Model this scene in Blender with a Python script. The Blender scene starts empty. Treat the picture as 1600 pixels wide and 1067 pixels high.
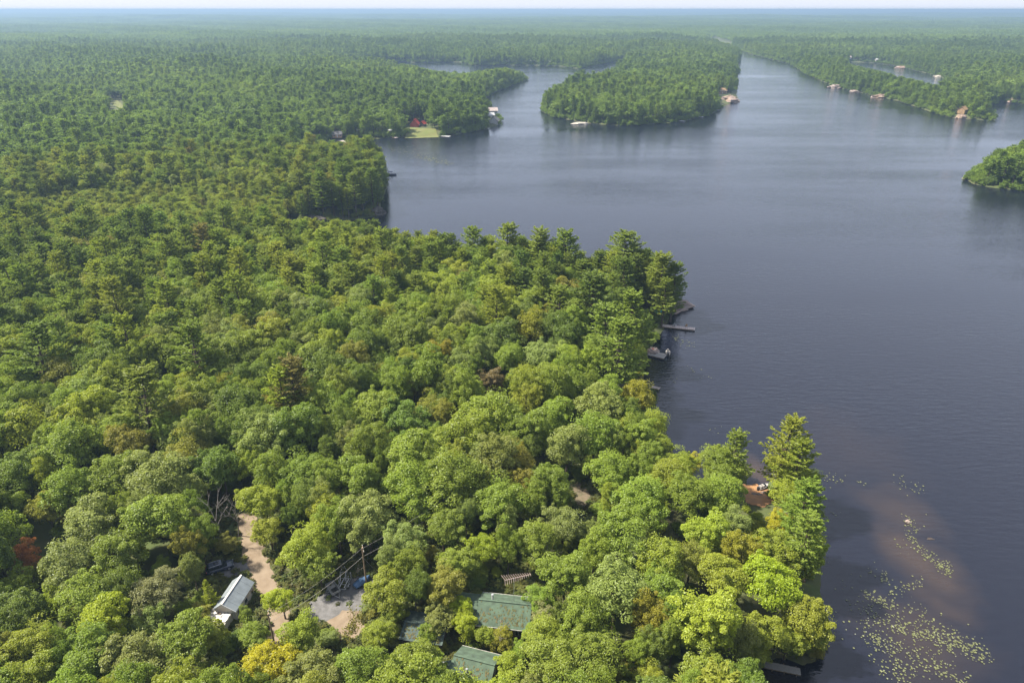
import bpy, math, random
import numpy as np
from mathutils import Vector, Matrix
R = math.radians
rng = np.random.default_rng(11)
random.seed(11)
SC = bpy.context.scene
COL = SC.collection

# ------------------------------------------------------------------ camera
CAM_H, PITCH, F = 95.0, R(25.9), 1067.0          # metres above the lake, pitch down, focal length in 1600-wide pixels
cd = bpy.data.cameras.new('camera'); cam = bpy.data.objects.new('camera', cd); COL.objects.link(cam)
cam.location = (0, 0, CAM_H); cam.rotation_euler = (math.pi / 2 - PITCH, 0, 0)
cd.sensor_width = 36; cd.lens = 36 * F / 1600; cd.clip_start = 0.5; cd.clip_end = 120000
SC.camera = cam
# ------------------------------------------------------------------ sky, sun, exposure
SUN_EL, SUN_AZ = R(52), R(-80)                    # azimuth from the view direction, negative = to the left
w = bpy.data.worlds.new('World'); SC.world = w; w.use_nodes = True
nt = w.node_tree; bg = nt.nodes['Background']
sky = nt.nodes.new('ShaderNodeTexSky'); sky.sky_type = 'NISHITA'; sky.sun_disc = False
sky.sun_elevation = SUN_EL; sky.sun_rotation = SUN_AZ % (2 * math.pi); sky.altitude = 0
sky.air_density = 1.0; sky.dust_density = 0.8; sky.ozone_density = 1.0
pale = nt.nodes.new('ShaderNodeMix'); pale.data_type = 'RGBA'; pale.inputs['Factor'].default_value = 0.8     # thin high cloud: an even pale veil over the whole sky
pale.inputs['B'].default_value = (4.85, 5.15, 6.15, 1)
nt.links.new(sky.outputs[0], pale.inputs['A']); nt.links.new(pale.outputs['Result'], bg.inputs[0]); bg.inputs[1].default_value = 0.061
sl = bpy.data.lights.new('sun', 'SUN'); sl.energy = 4.5; sl.angle = R(3.0); sl.color = (1.0, 0.93, 0.80)
sun = bpy.data.objects.new('sun', sl); COL.objects.link(sun)
to_sun = Vector((math.sin(SUN_AZ) * math.cos(SUN_EL), math.cos(SUN_AZ) * math.cos(SUN_EL), math.sin(SUN_EL)))
sun.rotation_euler = to_sun.to_track_quat('Z', 'Y').to_euler(); sun.location = to_sun * 300
SC.view_settings.view_transform = 'Standard'; SC.view_settings.look = 'None'
SC.view_settings.exposure = 1.68; SC.view_settings.gamma = 1
SC.render.engine = 'CYCLES'
cy = SC.cycles
cy.max_bounces = 6; cy.diffuse_bounces = 4; cy.glossy_bounces = 2; cy.transmission_bounces = 3
cy.volume_bounces = 0; cy.transparent_max_bounces = 6; cy.use_denoising = True
cy.caustics_reflective = False; cy.caustics_refractive = False
cy.sample_clamp_indirect = 4

# ------------------------------------------------------------------ pixels and ground
CP, SP = math.cos(PITCH), math.sin(PITCH)
def at(px, py, h=0.0):
    """world point where the ray through pixel (px, py) meets the plane z = h"""
    u = (px - 800) / F; v = (533.5 - py) / F
    dy = CP + v * SP; dz = -SP + v * CP
    t = (h - CAM_H) / dz
    return (u * t, dy * t)
def project(x, y, z):
    zc = y * CP - (z - CAM_H) * SP
    v = (y * SP + (z - CAM_H) * CP) / zc
    return 800 + F * x / zc, 533.5 - F * v, zc
def in_poly(px, py, poly):
    px = np.asarray(px, float); py = np.asarray(py, float)
    ins = np.zeros(px.shape, bool); n = len(poly)
    for i in range(n):
        x0, y0 = poly[i][:2]; x1, y1 = poly[(i + 1) % n][:2]
        if y0 == y1: continue
        c = ((y0 > py) != (y1 > py)) & (px < (x1 - x0) * (py - y0) / (y1 - y0) + x0)
        ins ^= c
    return ins
# (px, py, height at which the traced edge is seen: 0 = waterline, else tree tops hiding the shore)
LAKE = [(1150, 1250, 0), (1175, 1100, 0), (1188, 1048, 0), (1196, 1028, 0), (1225, 1022, 0), (1258, 1028, 1), (1280, 1004, 4), (1296, 965, 5), (1298, 925, 5), (1287, 890, 5), (1292, 830, 5),
        (1288, 790, 5), (1274, 745, 5), (1262, 715, 5), (1240, 715, 1), (1212, 725, 0), (1203, 750, 0), (1196, 766, 0), (1180, 768, 0), (1170, 757, 2), (1166, 715, 4), (1150, 690, 8), (1120, 692, 10), (1088, 692, 10),
        (1058, 686, 5), (1040, 655, 3), (1022, 615, 3), (1002, 592, 2), (1004, 575, 0), (1012, 562, 0), (1018, 545, 0), (1030, 522, 0), (1040, 505, 0),
        (1050, 492, 0), (1064, 478, 0), (1070, 462, 3), (1068, 430, 12), (1056, 408, 14), (1030, 392, 15), (1000, 382, 15), (975, 376, 16),
        (945, 388, 16), (912, 398, 15), (880, 372, 17), (850, 370, 16), (820, 372, 16), (790, 368, 16), (735, 380, 15), (700, 370, 16),
        (660, 366, 16), (610, 358, 15), (560, 354, 11), (505, 350, 5), (482, 345, 0), (520, 346, 0), (560, 343, 0), (592, 336, 0), (597, 310, 0), (606, 290, 0),
        (605, 268, 4), (598, 245, 14), (590, 232, 15), (520, 223, 14), (470, 226, 8), (470, 224, 0), (520, 222, 0), (560, 219, 0), (600, 216, 0), (640, 214, 0), (700, 213, 0),
        (745, 205, 0), (775, 197, 0), (782, 185, 3), (774, 165, 8), (757, 152, 4), (770, 145, 0), (800, 134, 0), (826, 124, 0), (820, 117, 6), (790, 110, 12),
        (740, 116, 12), (680, 113, 14), (640, 105, 12), (610, 102, 12), (560, 99, 10), (510, 97, 0), (610, 97, 0), (660, 98, 0), (720, 97, 0), (740, 103, 0), (830, 102, 0), (880, 104, 0),
        (905, 108, 0), (945, 100, 0), (985, 92, 0), (975, 98, 14), (930, 118, 16), (885, 128, 15), (850, 146, 10), (848, 176, 0), (870, 184, 0), (920, 193, 0), (985, 197, 0), (1060, 191, 0),
        (1110, 180, 0), (1134, 165, 0), (1152, 155, 0), (1150, 130, 4), (1154, 110, 4), (1156, 90, 4), (1150, 80, 6), (1130, 74, 10), (1109, 64, 6), (1116, 61, 0), (1142, 71, 0),
        (1150, 77, 0), (1180, 87, 0), (1235, 100, 0), (1262, 118, 0), (1310, 137, 0), (1400, 157, 0), (1480, 183, 0), (1548, 189, 0), (1557, 180, 4),
        (1548, 163, 13), (1520, 153, 14), (1560, 160, 0), (1600, 163, 0), (1750, 168, 0), (2300, 200, 0), (2300, 1250, 0)]
ISLE = [(1508, 278, 0), (1518, 287, 0), (1550, 293, 0), (1600, 299, 0), (1750, 312, 0), (1900, 300, 0), (1900, 262, 0), (1750, 247, 0), (1620, 248, 0), (1560, 258, 0), (1525, 268, 0)]
POND = [(1325, 99, 6), (1290, 98, 3), (1300, 96, 0), (1360, 98, 0), (1400, 103, 0), (1432, 111, 0), (1470, 120, 0), (1490, 128, 4), (1475, 137, 12), (1420, 124, 14), (1375, 111, 13)]
FARW = [[(-160, 56, 0), (0, 56, 0), (70, 55, 0), (95, 56, 0), (60, 60, 0), (0, 63, 0), (-160, 65, 0)]]
wpoly = lambda P: np.array([at(*p) for p in P])
WLAKE, WISLE = wpoly(LAKE), wpoly(ISLE)
WOTHER = [wpoly(POND)] + [wpoly(p) for p in FARW]
def seg_dist(x, y, poly):
    best = np.full(x.shape, 1e18)
    a = poly; b = np.roll(poly, -1, 0)
    for (ax, ay), (bx, by) in zip(a, b):
        dx, dy = bx - ax, by - ay
        t = np.clip(((x - ax) * dx + (y - ay) * dy) / (dx * dx + dy * dy + 1e-9), 0, 1)
        np.minimum(best, (x - ax - t * dx) ** 2 + (y - ay - t * dy) ** 2, out=best)
    return np.sqrt(best)
def wob(x, y, s, k):
    return (np.sin(x / s + 1.3 * k) * np.cos(y / s * 1.13 + k) + 0.6 * np.sin(x / s * 2.1 + y / s * 1.7 + 2 * k) + 0.4 * np.cos(x / s * 3.7 - y / s * 4.1 + k)) / 2.0
def shore(x, y):
    """signed distance to the nearest shore, positive on land"""
    x = np.asarray(x, float); y = np.asarray(y, float)
    r = np.hypot(x, y)
    wx = x + wob(x, y, 7, 1) * np.clip(r / 500, 0.5, 2); wy = y + wob(x, y, 8, 2) * np.clip(r / 400, 0.5, 4)
    d = np.where(in_poly(wx, wy, WLAKE), -1, 1) * seg_dist(wx, wy, WLAKE)
    di = np.where(in_poly(wx, wy, WISLE), 1, -1) * seg_dist(wx, wy, WISLE)
    d = np.maximum(d, di)
    for p in WOTHER:
        d = np.minimum(d, np.where(in_poly(wx, wy, p), -1, 1) * seg_dist(wx, wy, p))
    return d
def sstep(a, b, t):
    t = np.clip((t - a) / (b - a), 0, 1); return t * t * (3 - 2 * t)
def height(x, y, d=None):
    x = np.asarray(x, float); y = np.asarray(y, float)
    if d is None: d = shore(x, y)
    r = np.hypot(x, y)
    land = 0.05 + 3.95 * (1 - np.exp(-np.maximum(d, 0) / 9))
    hill = sstep(15, 160, d) * (sstep(230, 900, r) * (4.5 + 4 * wob(x, y, 90, 3) + 3 * wob(x, y, 37, 5) + 7 * wob(x, y, 210, 2) * sstep(500, 1500, r))
           + sstep(2200, 8000, r) * (8 + 20 * wob(x, y, 900, 4) + 15 * wob(x, y, 2600, 8)))
    return np.where(d > 0, land + np.maximum(hill, -2.5), np.maximum(-3.0, d * 0.22))
def hz(x, y): return float(height(np.array([x]), np.array([y]))[0])
def gp(px, py, h0=4.0):
    """ground point seen at a pixel, near land"""
    x, y = at(px, py, h0)
    for _ in range(2): x, y = at(px, py, max(0.0, hz(x, y)))
    return Vector((x, y, hz(x, y)))

# ------------------------------------------------------------------ materials
def mat(name, col, rough=0.8, noise=None, spec=0.3, metal=0.0, col2=None, bump=0.0, detail=6):
    m = bpy.data.materials.new(name); m.use_nodes = True
    n = m.node_tree.nodes; l = m.node_tree.links; b = n['Principled BSDF']
    b.inputs['Base Color'].default_value = (*col, 1); b.inputs['Roughness'].default_value = rough
    b.inputs['Specular IOR Level'].default_value = spec; b.inputs['Metallic'].default_value = metal
    if noise:
        tc = n.new('ShaderNodeTexCoord'); tx = n.new('ShaderNodeTexNoise'); tx.inputs['Scale'].default_value = noise; tx.inputs['Detail'].default_value = detail
        l.new(tc.outputs['Object'], tx.inputs['Vector'])
        mr = n.new('ShaderNodeMapRange'); mr.inputs[1].default_value = 0.33; mr.inputs[2].default_value = 0.67
        mx = n.new('ShaderNodeMix'); mx.data_type = 'RGBA'
        mx.inputs['A'].default_value = (*col, 1); mx.inputs['B'].default_value = (*(col2 or tuple(c * 0.55 for c in col)), 1)
        l.new(tx.outputs['Fac'], mr.inputs[0]); l.new(mr.outputs[0], mx.inputs['Factor']); l.new(mx.outputs['Result'], b.inputs['Base Color'])
        if bump:
            bp = n.new('ShaderNodeBump'); bp.inputs['Strength'].default_value = bump; bp.inputs['Distance'].default_value = 0.1
            l.new(tx.outputs['Fac'], bp.inputs['Height']); l.new(bp.outputs[0], b.inputs['Normal'])
    return m
def leaf_mat(name, gloss=0.05, trans=0.28):
    m = bpy.data.materials.new(name); m.use_nodes = True
    n = m.node_tree.nodes; l = m.node_tree.links; n.clear()
    out = n.new('ShaderNodeOutputMaterial')
    ti = n.new('ShaderNodeAttribute'); ti.attribute_type = 'INSTANCER'; ti.attribute_name = 'tint'
    vr = n.new('ShaderNodeAttribute'); vr.attribute_type = 'GEOMETRY'; vr.attribute_name = 'v'
    mr = n.new('ShaderNodeMapRange'); mr.inputs[3].default_value = 0.78; mr.inputs[4].default_value = 1.22
    l.new(vr.outputs['Fac'], mr.inputs[0])
    sc = n.new('ShaderNodeVectorMath'); sc.operation = 'SCALE'
    l.new(ti.outputs['Vector'], sc.inputs[0]); l.new(mr.outputs[0], sc.inputs['Scale'])
    d = n.new('ShaderNodeBsdfDiffuse'); t = n.new('ShaderNodeBsdfTranslucent')
    warm = n.new('ShaderNodeVectorMath'); warm.operation = 'MULTIPLY'; warm.inputs[1].default_value = (1.25, 1.25, 0.7)
    l.new(sc.outputs[0], d.inputs[0]); l.new(sc.outputs[0], warm.inputs[0]); l.new(warm.outputs[0], t.inputs[0])
    mx = n.new('ShaderNodeMixShader'); mx.inputs[0].default_value = trans
    l.new(d.outputs[0], mx.inputs[1]); l.new(t.outputs[0], mx.inputs[2])
    g = n.new('ShaderNodeBsdfGlossy'); g.inputs['Roughness'].default_value = 0.42; g.inputs[0].default_value = (0.9, 0.95, 1, 1)
    m2 = n.new('ShaderNodeMixShader'); m2.inputs[0].default_value = gloss
    l.new(mx.outputs[0], m2.inputs[1]); l.new(g.outputs[0], m2.inputs[2]); l.new(m2.outputs[0], out.inputs[0])
    return m
M = {
    'leaf': leaf_mat('broadleaf foliage', 0.015, 0.47), 'needle': leaf_mat('pine needles', 0.008, 0.44),
    'bark': mat('grey brown bark', (0.10, 0.075, 0.055), 0.9, 2.5), 'dead': mat('bleached dead wood', (0.22, 0.195, 0.175), 0.9, 3),
    'sand': mat('pale sandy gravel', (0.200, 0.155, 0.110), 0.95, 0.7, col2=(0.155, 0.115, 0.078), bump=0.4, detail=10),
    'gravel': mat('grey gravel', (0.13, 0.125, 0.125), 0.95, 1.6, col2=(0.085, 0.082, 0.08), bump=0.4, detail=10),
    'rock': mat('pink grey granite', (0.25, 0.19, 0.16), 0.9, 0.35, col2=(0.20, 0.17, 0.155), bump=0.7, detail=10),
    'beach': mat('wet orange sand', (0.30, 0.155, 0.065), 0.85, 0.8, col2=(0.22, 0.12, 0.06)),
    'lawn': mat('mown grass', (0.095, 0.112, 0.026), 0.95, 0.15, col2=(0.120, 0.118, 0.04)),
    'marsh': mat('marsh grass', (0.070, 0.088, 0.036), 0.95, 0.05, col2=(0.055, 0.070, 0.030)),
    'green_roof': mat('weathered green shingles', (0.072, 0.108, 0.072), 0.9, 1.1, col2=(0.046, 0.066, 0.046), bump=0.3, detail=10),
    'teal_roof': mat('faded teal shingles', (0.060, 0.082, 0.074), 0.9, 1.3, col2=(0.048, 0.066, 0.060)),
    'grey_metal': mat('dull grey metal sheet', (0.20, 0.225, 0.24), 0.55, 0.9, col2=(0.15, 0.17, 0.18), metal=0.25, detail=9),
    'white_weather': mat('peeling white paint', (0.5, 0.485, 0.455), 0.8, 1.2, col2=(0.40, 0.36, 0.32), detail=10),
    'brown_wall': mat('dark stained boards', (0.13, 0.09, 0.065), 0.85, 1.5), 'grey_wall': mat('grey boards', (0.30, 0.28, 0.26), 0.85, 1.5),
    'red_roof': mat('red metal roof', (0.34, 0.05, 0.035), 0.5, 0.6, col2=(0.36, 0.05, 0.035)), 'pink_roof': mat('pale pink grey roof', (0.34, 0.28, 0.26), 0.8, 0.5, col2=(0.26, 0.22, 0.21)),
    'tan_wall': mat('tan timber', (0.34, 0.22, 0.12), 0.8, 0.6), 'dark_roof': mat('charcoal roof', (0.09, 0.09, 0.095), 0.85, 0.8), 'white': mat('white paint', (0.46, 0.46, 0.46), 0.5, 0.6, col2=(0.36, 0.36, 0.36)),
    'wood': mat('weathered dock wood', (0.40, 0.34, 0.30), 0.9, 1.8, col2=(0.25, 0.21, 0.19)), 'grey_wood': mat('silvered dock planks', (0.23, 0.225, 0.21), 0.9, 2.2, col2=(0.22, 0.21, 0.20)),
    'pole': mat('creosoted pole wood', (0.27, 0.20, 0.13), 0.9, 3), 'wire': mat('aluminium wire', (0.30, 0.28, 0.26), 0.6), 'metal': mat('galvanised steel', (0.50, 0.51, 0.52), 0.4, 2, metal=0.6),
    'rubber': mat('black rubber', (0.02, 0.02, 0.022), 0.9), 'glass': mat('dark glass', (0.015, 0.02, 0.025), 0.08, spec=0.6), 'car': mat('slate blue car paint', (0.045, 0.055, 0.08), 0.25, spec=0.6),
    'trim': mat('black trim', (0.02, 0.02, 0.02), 0.5), 'lamp': mat('lamp lens', (0.6, 0.6, 0.6), 0.2), 'red': mat('red plastic', (0.55, 0.04, 0.03), 0.4), 'blue': mat('blue tarp', (0.045, 0.095, 0.19), 0.6, 2.0, col2=(0.08, 0.14, 0.24)),
    'pale_wood': mat('bleached pinkish dock boards', (0.50, 0.43, 0.40), 0.9, 1.8, col2=(0.38, 0.32, 0.30)), 'turq': mat('turquoise fabric', (0.04, 0.48, 0.50), 0.8), 'canvas': mat('navy canvas', (0.05, 0.05, 0.09), 0.8), 'lily': leaf_mat('lily pad', 0.08, 0.05),
    'copper': mat('tarnished antenna rods', (0.46, 0.36, 0.30), 0.5, metal=0.3), 'brown_leaf': None,
}

def water_mat():
    m = bpy.data.materials.new('lake water'); m.use_nodes = True
    n = m.node_tree.nodes; l = m.node_tree.links; b = n['Principled BSDF']
    b.inputs['IOR'].default_value = 1.333; b.inputs['Roughness'].default_value = 0.07; b.inputs['Specular IOR Level'].default_value = 1.0
    geo = n.new('ShaderNodeNewGeometry')
    # brownish shoals where the sandy bottom shows: a few stretched patches with ragged edges
    nz = n.new('ShaderNodeTexNoise'); nz.inputs['Scale'].default_value = 0.12; nz.inputs['Detail'].default_value = 5
    l.new(geo.outputs['Position'], nz.inputs['Vector'])
    total = None
    for (px, py, rx, ry, amt) in [(1440, 880, 8, 18, 0.75), (1435, 1000, 12, 13, 0.5), (1400, 800, 9, 14, 0.45), (1185, 740, 4, 9, 0.8), (1330, 700, 18, 22, 0.15), (1210, 1075, 8, 7, 0.35)]:
        c = at(px, py)
        sub = n.new('ShaderNodeVectorMath'); sub.operation = 'SUBTRACT'; sub.inputs[1].default_value = (c[0], c[1], 0); l.new(geo.outputs['Position'], sub.inputs[0])
        dv = n.new('ShaderNodeVectorMath'); dv.operation = 'DIVIDE'; dv.inputs[1].default_value = (rx, ry, 1); l.new(sub.outputs[0], dv.inputs[0])
        ln = n.new('ShaderNodeVectorMath'); ln.operation = 'LENGTH'; l.new(dv.outputs[0], ln.inputs[0])
        ad = n.new('ShaderNodeMath'); ad.operation = 'MULTIPLY_ADD'; l.new(nz.outputs['Fac'], ad.inputs[0]); ad.inputs[1].default_value = 1.3; l.new(ln.outputs['Value'], ad.inputs[2])
        mr = n.new('ShaderNodeMapRange'); mr.interpolation_type = 'SMOOTHSTEP'; mr.inputs[1].default_value = 1.75; mr.inputs[2].default_value = 0.7; mr.inputs[3].default_value = 0; mr.inputs[4].default_value = amt
        l.new(ad.outputs[0], mr.inputs[0])
        if total is None: total = mr.outputs[0]
        else:
            mm = n.new('ShaderNodeMath'); mm.operation = 'MAXIMUM'; l.new(total, mm.inputs[0]); l.new(mr.outputs[0], mm.inputs[1]); total = mm.outputs[0]
    mx = n.new('ShaderNodeMix'); mx.data_type = 'RGBA'; mx.inputs['A'].default_value = (0.0048, 0.0058, 0.0120, 1); mx.inputs['B'].default_value = (0.040, 0.027, 0.020, 1)
    l.new(total, mx.inputs['Factor']); l.new(mx.outputs['Result'], b.inputs['Base Color'])
    # wind ripples: short crests stretched across the wind, and gusts that calm or roughen large patches
    mp = n.new('ShaderNodeMapping'); mp.inputs['Rotation'].default_value = (0, 0, R(14)); mp.inputs['Scale'].default_value = (0.28, 1.0, 1.0)
    l.new(geo.outputs['Position'], mp.inputs['Vector'])
    r1 = n.new('ShaderNodeTexNoise'); r1.inputs['Scale'].default_value = 0.85; r1.inputs['Detail'].default_value = 3; r1.inputs['Roughness'].default_value = 0.5; l.new(mp.outputs[0], r1.inputs['Vector'])
    r2 = n.new('ShaderNodeTexNoise'); r2.inputs['Scale'].default_value = 2.6; r2.inputs['Detail'].default_value = 2; l.new(mp.outputs[0], r2.inputs['Vector'])
    gu = n.new('ShaderNodeTexNoise'); gu.inputs['Scale'].default_value = 0.007; gu.inputs['Detail'].default_value = 4; l.new(geo.outputs['Position'], gu.inputs['Vector'])
    gm = n.new('ShaderNodeMapRange'); gm.inputs[1].default_value = 0.38; gm.inputs[2].default_value = 0.62; gm.inputs[3].default_value = 0.25; gm.inputs[4].default_value = 1.4; mp2 = n.new('ShaderNodeMapping'); mp2.inputs['Rotation'].default_value = (0, 0, R(-12)); mp2.inputs['Scale'].default_value = (0.0035, 0.022, 1); l.new(geo.outputs['Position'], mp2.inputs['Vector'])
    g2 = n.new('ShaderNodeTexNoise'); g2.inputs['Scale'].default_value = 1.0; g2.inputs['Detail'].default_value = 5; g2.inputs['Roughness'].default_value = 0.6; l.new(mp2.outputs[0], g2.inputs['Vector'])
    gav = n.new('ShaderNodeMath'); gav.operation = 'MULTIPLY_ADD'; gav.inputs[1].default_value = 0.55; l.new(g2.outputs['Fac'], gav.inputs[0])
    gsc = n.new('ShaderNodeMath'); gsc.operation = 'MULTIPLY'; gsc.inputs[1].default_value = 0.45; l.new(gu.outputs['Fac'], gsc.inputs[0]); l.new(gsc.outputs[0], gav.inputs[2]); l.new(gav.outputs[0], gm.inputs[0])
    ad = n.new('ShaderNodeMath'); ad.operation = 'MULTIPLY_ADD'; l.new(r2.outputs['Fac'], ad.inputs[0]); ad.inputs[1].default_value = 0.5; l.new(r1.outputs['Fac'], ad.inputs[2])
    bp = n.new('ShaderNodeBump'); bp.inputs['Distance'].default_value = 0.155
    ml = n.new('ShaderNodeMath'); ml.operation = 'MULTIPLY'; ml.inputs[1].default_value = 1.0; l.new(gm.outputs[0], ml.inputs[0]); l.new(ml.outputs[0], bp.inputs['Strength'])
    l.new(ad.outputs[0], bp.inputs['Height']); l.new(bp.outputs[0], b.inputs['Normal'])
    return m
def floor_mat():
    m = mat('forest floor', (0.055, 0.078, 0.022), 1.0, 0.16, col2=(0.070, 0.066, 0.030), detail=9)
    return m

# ------------------------------------------------------------------ mesh helpers
class MB:
    def __init__(s): s.v, s.f, s.m, s.cm = [], [], [], 0
    def face(s, pts):
        k = len(s.v); s.v += [tuple(p) for p in pts]; s.f.append(tuple(range(k, k + len(pts)))); s.m.append(s.cm)
    def box(s, c, size, rot=0.0, taper=1.0):
        cx, cy_, cz = c; hx, hy, hz_ = [q / 2 for q in size]; k = len(s.v); ca, sa = math.cos(rot), math.sin(rot)
        for dz in (-1, 1):
            t = taper if dz > 0 else 1
            for dx, dy in ((-1, -1), (1, -1), (1, 1), (-1, 1)):
                x, y = dx * hx * t, dy * hy * t
                s.v.append((cx + x * ca - y * sa, cy_ + x * sa + y * ca, cz + dz * hz_))
        for q in ((3, 2, 1, 0), (4, 5, 6, 7), (0, 1, 5, 4), (1, 2, 6, 5), (2, 3, 7, 6), (3, 0, 4, 7)):
            s.f.append(tuple(k + i for i in q)); s.m.append(s.cm)
        return s
    def tube(s, pts, rad, n=6):
        pts = [Vector(p) for p in pts]; rad = rad if isinstance(rad, (list, tuple)) else [rad] * len(pts); k = len(s.v)
        for i, p in enumerate(pts):
            d = (pts[min(i + 1, len(pts) - 1)] - pts[max(i - 1, 0)])
            d = d.normalized() if d.length > 1e-9 else Vector((0, 0, 1))
            a = d.orthogonal().normalized() if abs(d.z) < 0.99 else Vector((1, 0, 0)); a = (a - d * a.dot(d)).normalized(); b = d.cross(a)
            for j in range(n):
                t = 2 * math.pi * j / n; s.v.append(tuple(p + (a * math.cos(t) + b * math.sin(t)) * rad[i]))
        for i in range(len(pts) - 1):
            for j in range(n):
                a0 = k + i * n + j; a1 = k + i * n + (j + 1) % n
                s.f.append((a0, a1, a1 + n, a0 + n)); s.m.append(s.cm)
        s.f.append(tuple(k + j for j in range(n))[::-1]); s.m.append(s.cm)
        e = k + (len(pts) - 1) * n; s.f.append(tuple(e + j for j in range(n))); s.m.append(s.cm)
        return s
    def prism(s, poly, axis_pts):
        """extrude: poly rings given as list of equal-length point lists"""
        k = len(s.v); n = len(poly)
        for ring in axis_pts: s.v += [tuple(p) for p in ring]
        for i in range(len(axis_pts) - 1):
            for j in range(n):
                a = k + i * n + j; b = k + i * n + (j + 1) % n
                s.f.append((a, b, b + n, a + n)); s.m.append(s.cm)
        s.f.append(tuple(range(k, k + n))[::-1]); s.m.append(s.cm)
        e = k + (len(axis_pts) - 1) * n; s.f.append(tuple(range(e, e + n))); s.m.append(s.cm)
        return s
    def loft(s, rings): return s.prism(rings[0], rings)
    def build(s, name, mats, parent=None, smooth=False):
        me = bpy.data.meshes.new(name); me.from_pydata(s.v, [], s.f)
        for m_ in (mats if isinstance(mats, (list, tuple)) else [mats]): me.materials.append(m_)
        if any(s.m): me.polygons.foreach_set('material_index', s.m)
        if smooth: me.polygons.foreach_set('use_smooth', [True] * len(s.f))
        me.update()
        o = bpy.data.objects.new(name, me); COL.objects.link(o)
        if parent is not None: o.parent = parent
        return o
def empty(name, loc, rz=0.0, label=None, cat=None, group=None, scale=None):
    o = bpy.data.objects.new(name, None); COL.objects.link(o); o.location = loc; o.rotation_euler = (0, 0, rz); o.empty_display_size = 0.3
    if scale: o.scale = scale
    return tag(o, label, cat, group)
def tag(o, label=None, cat=None, group=None, kind=None):
    if label: o['label'] = label
    if cat: o['category'] = cat
    if group: o['group'] = group
    if kind: o['kind'] = kind
    return o
def copy_tree(o, parent=None):
    c = o.copy(); COL.objects.link(c); c.parent = parent
    for ch in list(o.children): copy_tree(ch, c)
    return c

# ------------------------------------------------------------------ terrain and lake
def build_terrain():
    radii = [12.0]
    while radii[-1] < 40000: radii.append(radii[-1] * (1.016 if radii[-1] < 2500 else 1.03) + 0.15)
    radii = np.array(radii)
    ang = np.concatenate([np.linspace(R(-180), R(-56), 40, endpoint=False), np.linspace(R(-56), R(56), 460, endpoint=False), np.linspace(R(56), R(180), 40, endpoint=False)])
    A, Rr = np.meshgrid(ang, radii)
    X, Y = (np.sin(A) * Rr).ravel(), (np.cos(A) * Rr).ravel()
    Z = np.concatenate([height(X[i:i + 40000], Y[i:i + 40000]) for i in range(0, len(X), 40000)])
    na, nr = len(ang), len(radii)
    i, j = np.meshgrid(np.arange(nr - 1), np.arange(na), indexing='ij'); j2 = (j + 1) % na
    faces = np.stack([i * na + j, i * na + j2, (i + 1) * na + j2, (i + 1) * na + j], -1).reshape(-1, 4)[:, ::-1]
    me = bpy.data.meshes.new('terrain')
    me.vertices.add(len(X)); me.vertices.foreach_set('co', np.stack([X, Y, Z], -1).ravel())
    me.loops.add(faces.size); me.loops.foreach_set('vertex_index', faces.ravel().astype(np.int32))
    me.polygons.add(len(faces)); me.polygons.foreach_set('loop_start', np.arange(0, faces.size, 4, dtype=np.int32))
    me.polygons.foreach_set('use_smooth', np.ones(len(faces), bool))
    me.update(calc_edges=True); me.validate()
    me.materials.append(floor_mat())
    o = bpy.data.objects.new('terrain', me); COL.objects.link(o)
    tag(o, 'wooded rocky ground around the lake', kind='structure')
    b = MB(); n = 96
    b.face([(40500 * math.cos(2 * math.pi * k / n), 40500 * math.sin(2 * math.pi * k / n), 0) for k in range(n)])
    tag(b.build('lake_water', water_mat()), 'dark rippled lake water reflecting a hazy sky', kind='structure')
build_terrain()

def ribbon(name, pts, m, lift, label):
    """a sheet along pixel points (px, py, width in m) laid on the ground"""
    P = [(gp(px, py), w_) for px, py, w_ in pts]; dense = []
    for (a, wa), (b, wb) in zip(P[:-1], P[1:]):
        for k in range(6): t = k / 6; dense.append((a.lerp(b, t), wa + (wb - wa) * t))
    dense.append(P[-1]); L = []
    for _ in range(3): dense = [dense[0]] + [((dense[i - 1][0] + dense[i][0] + dense[i + 1][0]) / 3, dense[i][1]) for i in range(1, len(dense) - 1)] + [dense[-1]]
    b = MB(); n = 5; rows = []
    for i, (p, w_) in enumerate(dense):
        d = dense[min(i + 1, len(dense) - 1)][0] - dense[max(i - 1, 0)][0]; nrm = Vector((-d.y, d.x, 0)).normalized(); row = []
        for k in range(n):
            s = (k / (n - 1) - 0.5) * w_ * (1 + (random.uniform(-0.14, 0.14) if k in (0, n - 1) else 0))
            q = p + nrm * s; row.append((q.x, q.y, hz(q.x, q.y) + lift))
        rows.append(row)
    k0 = len(b.v)
    for r_ in rows: b.v += r_
    for i in range(len(rows) - 1):
        for k in range(n - 1):
            a = i * n + k; b.f.append((a, a + 1, a + n + 1, a + n)); b.m.append(0)
    return tag(b.build(name, m), label, kind='structure')
def patch(name, pix, m, lift, label, h0=4.0, sub=10):
    """a ragged-edged sheet over a pixel polygon on the ground"""
    P = [gp(px, py, h0) for px, py in pix]; c = sum(P, Vector()) / len(P); ring = []
    for a, b_ in zip(P, P[1:] + P[:1]):
        for k in range(5):
            q = a.lerp(b_, k / 5); q = c + (q - c) * random.uniform(0.93, 1.07); ring.append(q)
    b = MB(); n = len(ring); rows = 6
    for i in range(1, rows + 1):
        for q in ring:
            p = c.lerp(q, i / rows); b.v.append((p.x, p.y, max(hz(p.x, p.y), 0.0) + lift))
    b.v.append((c.x, c.y, hz(c.x, c.y) + lift)); ci = len(b.v) - 1
    for j in range(n):
        b.f.append((ci, j, (j + 1) % n)); b.m.append(0)
        for i in range(rows - 1):
            a = i * n + j; a2 = i * n + (j + 1) % n; b.f.append((a, a + n, a2 + n, a2)); b.m.append(0)
    return tag(b.build(name, m), label, kind='structure')
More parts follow.
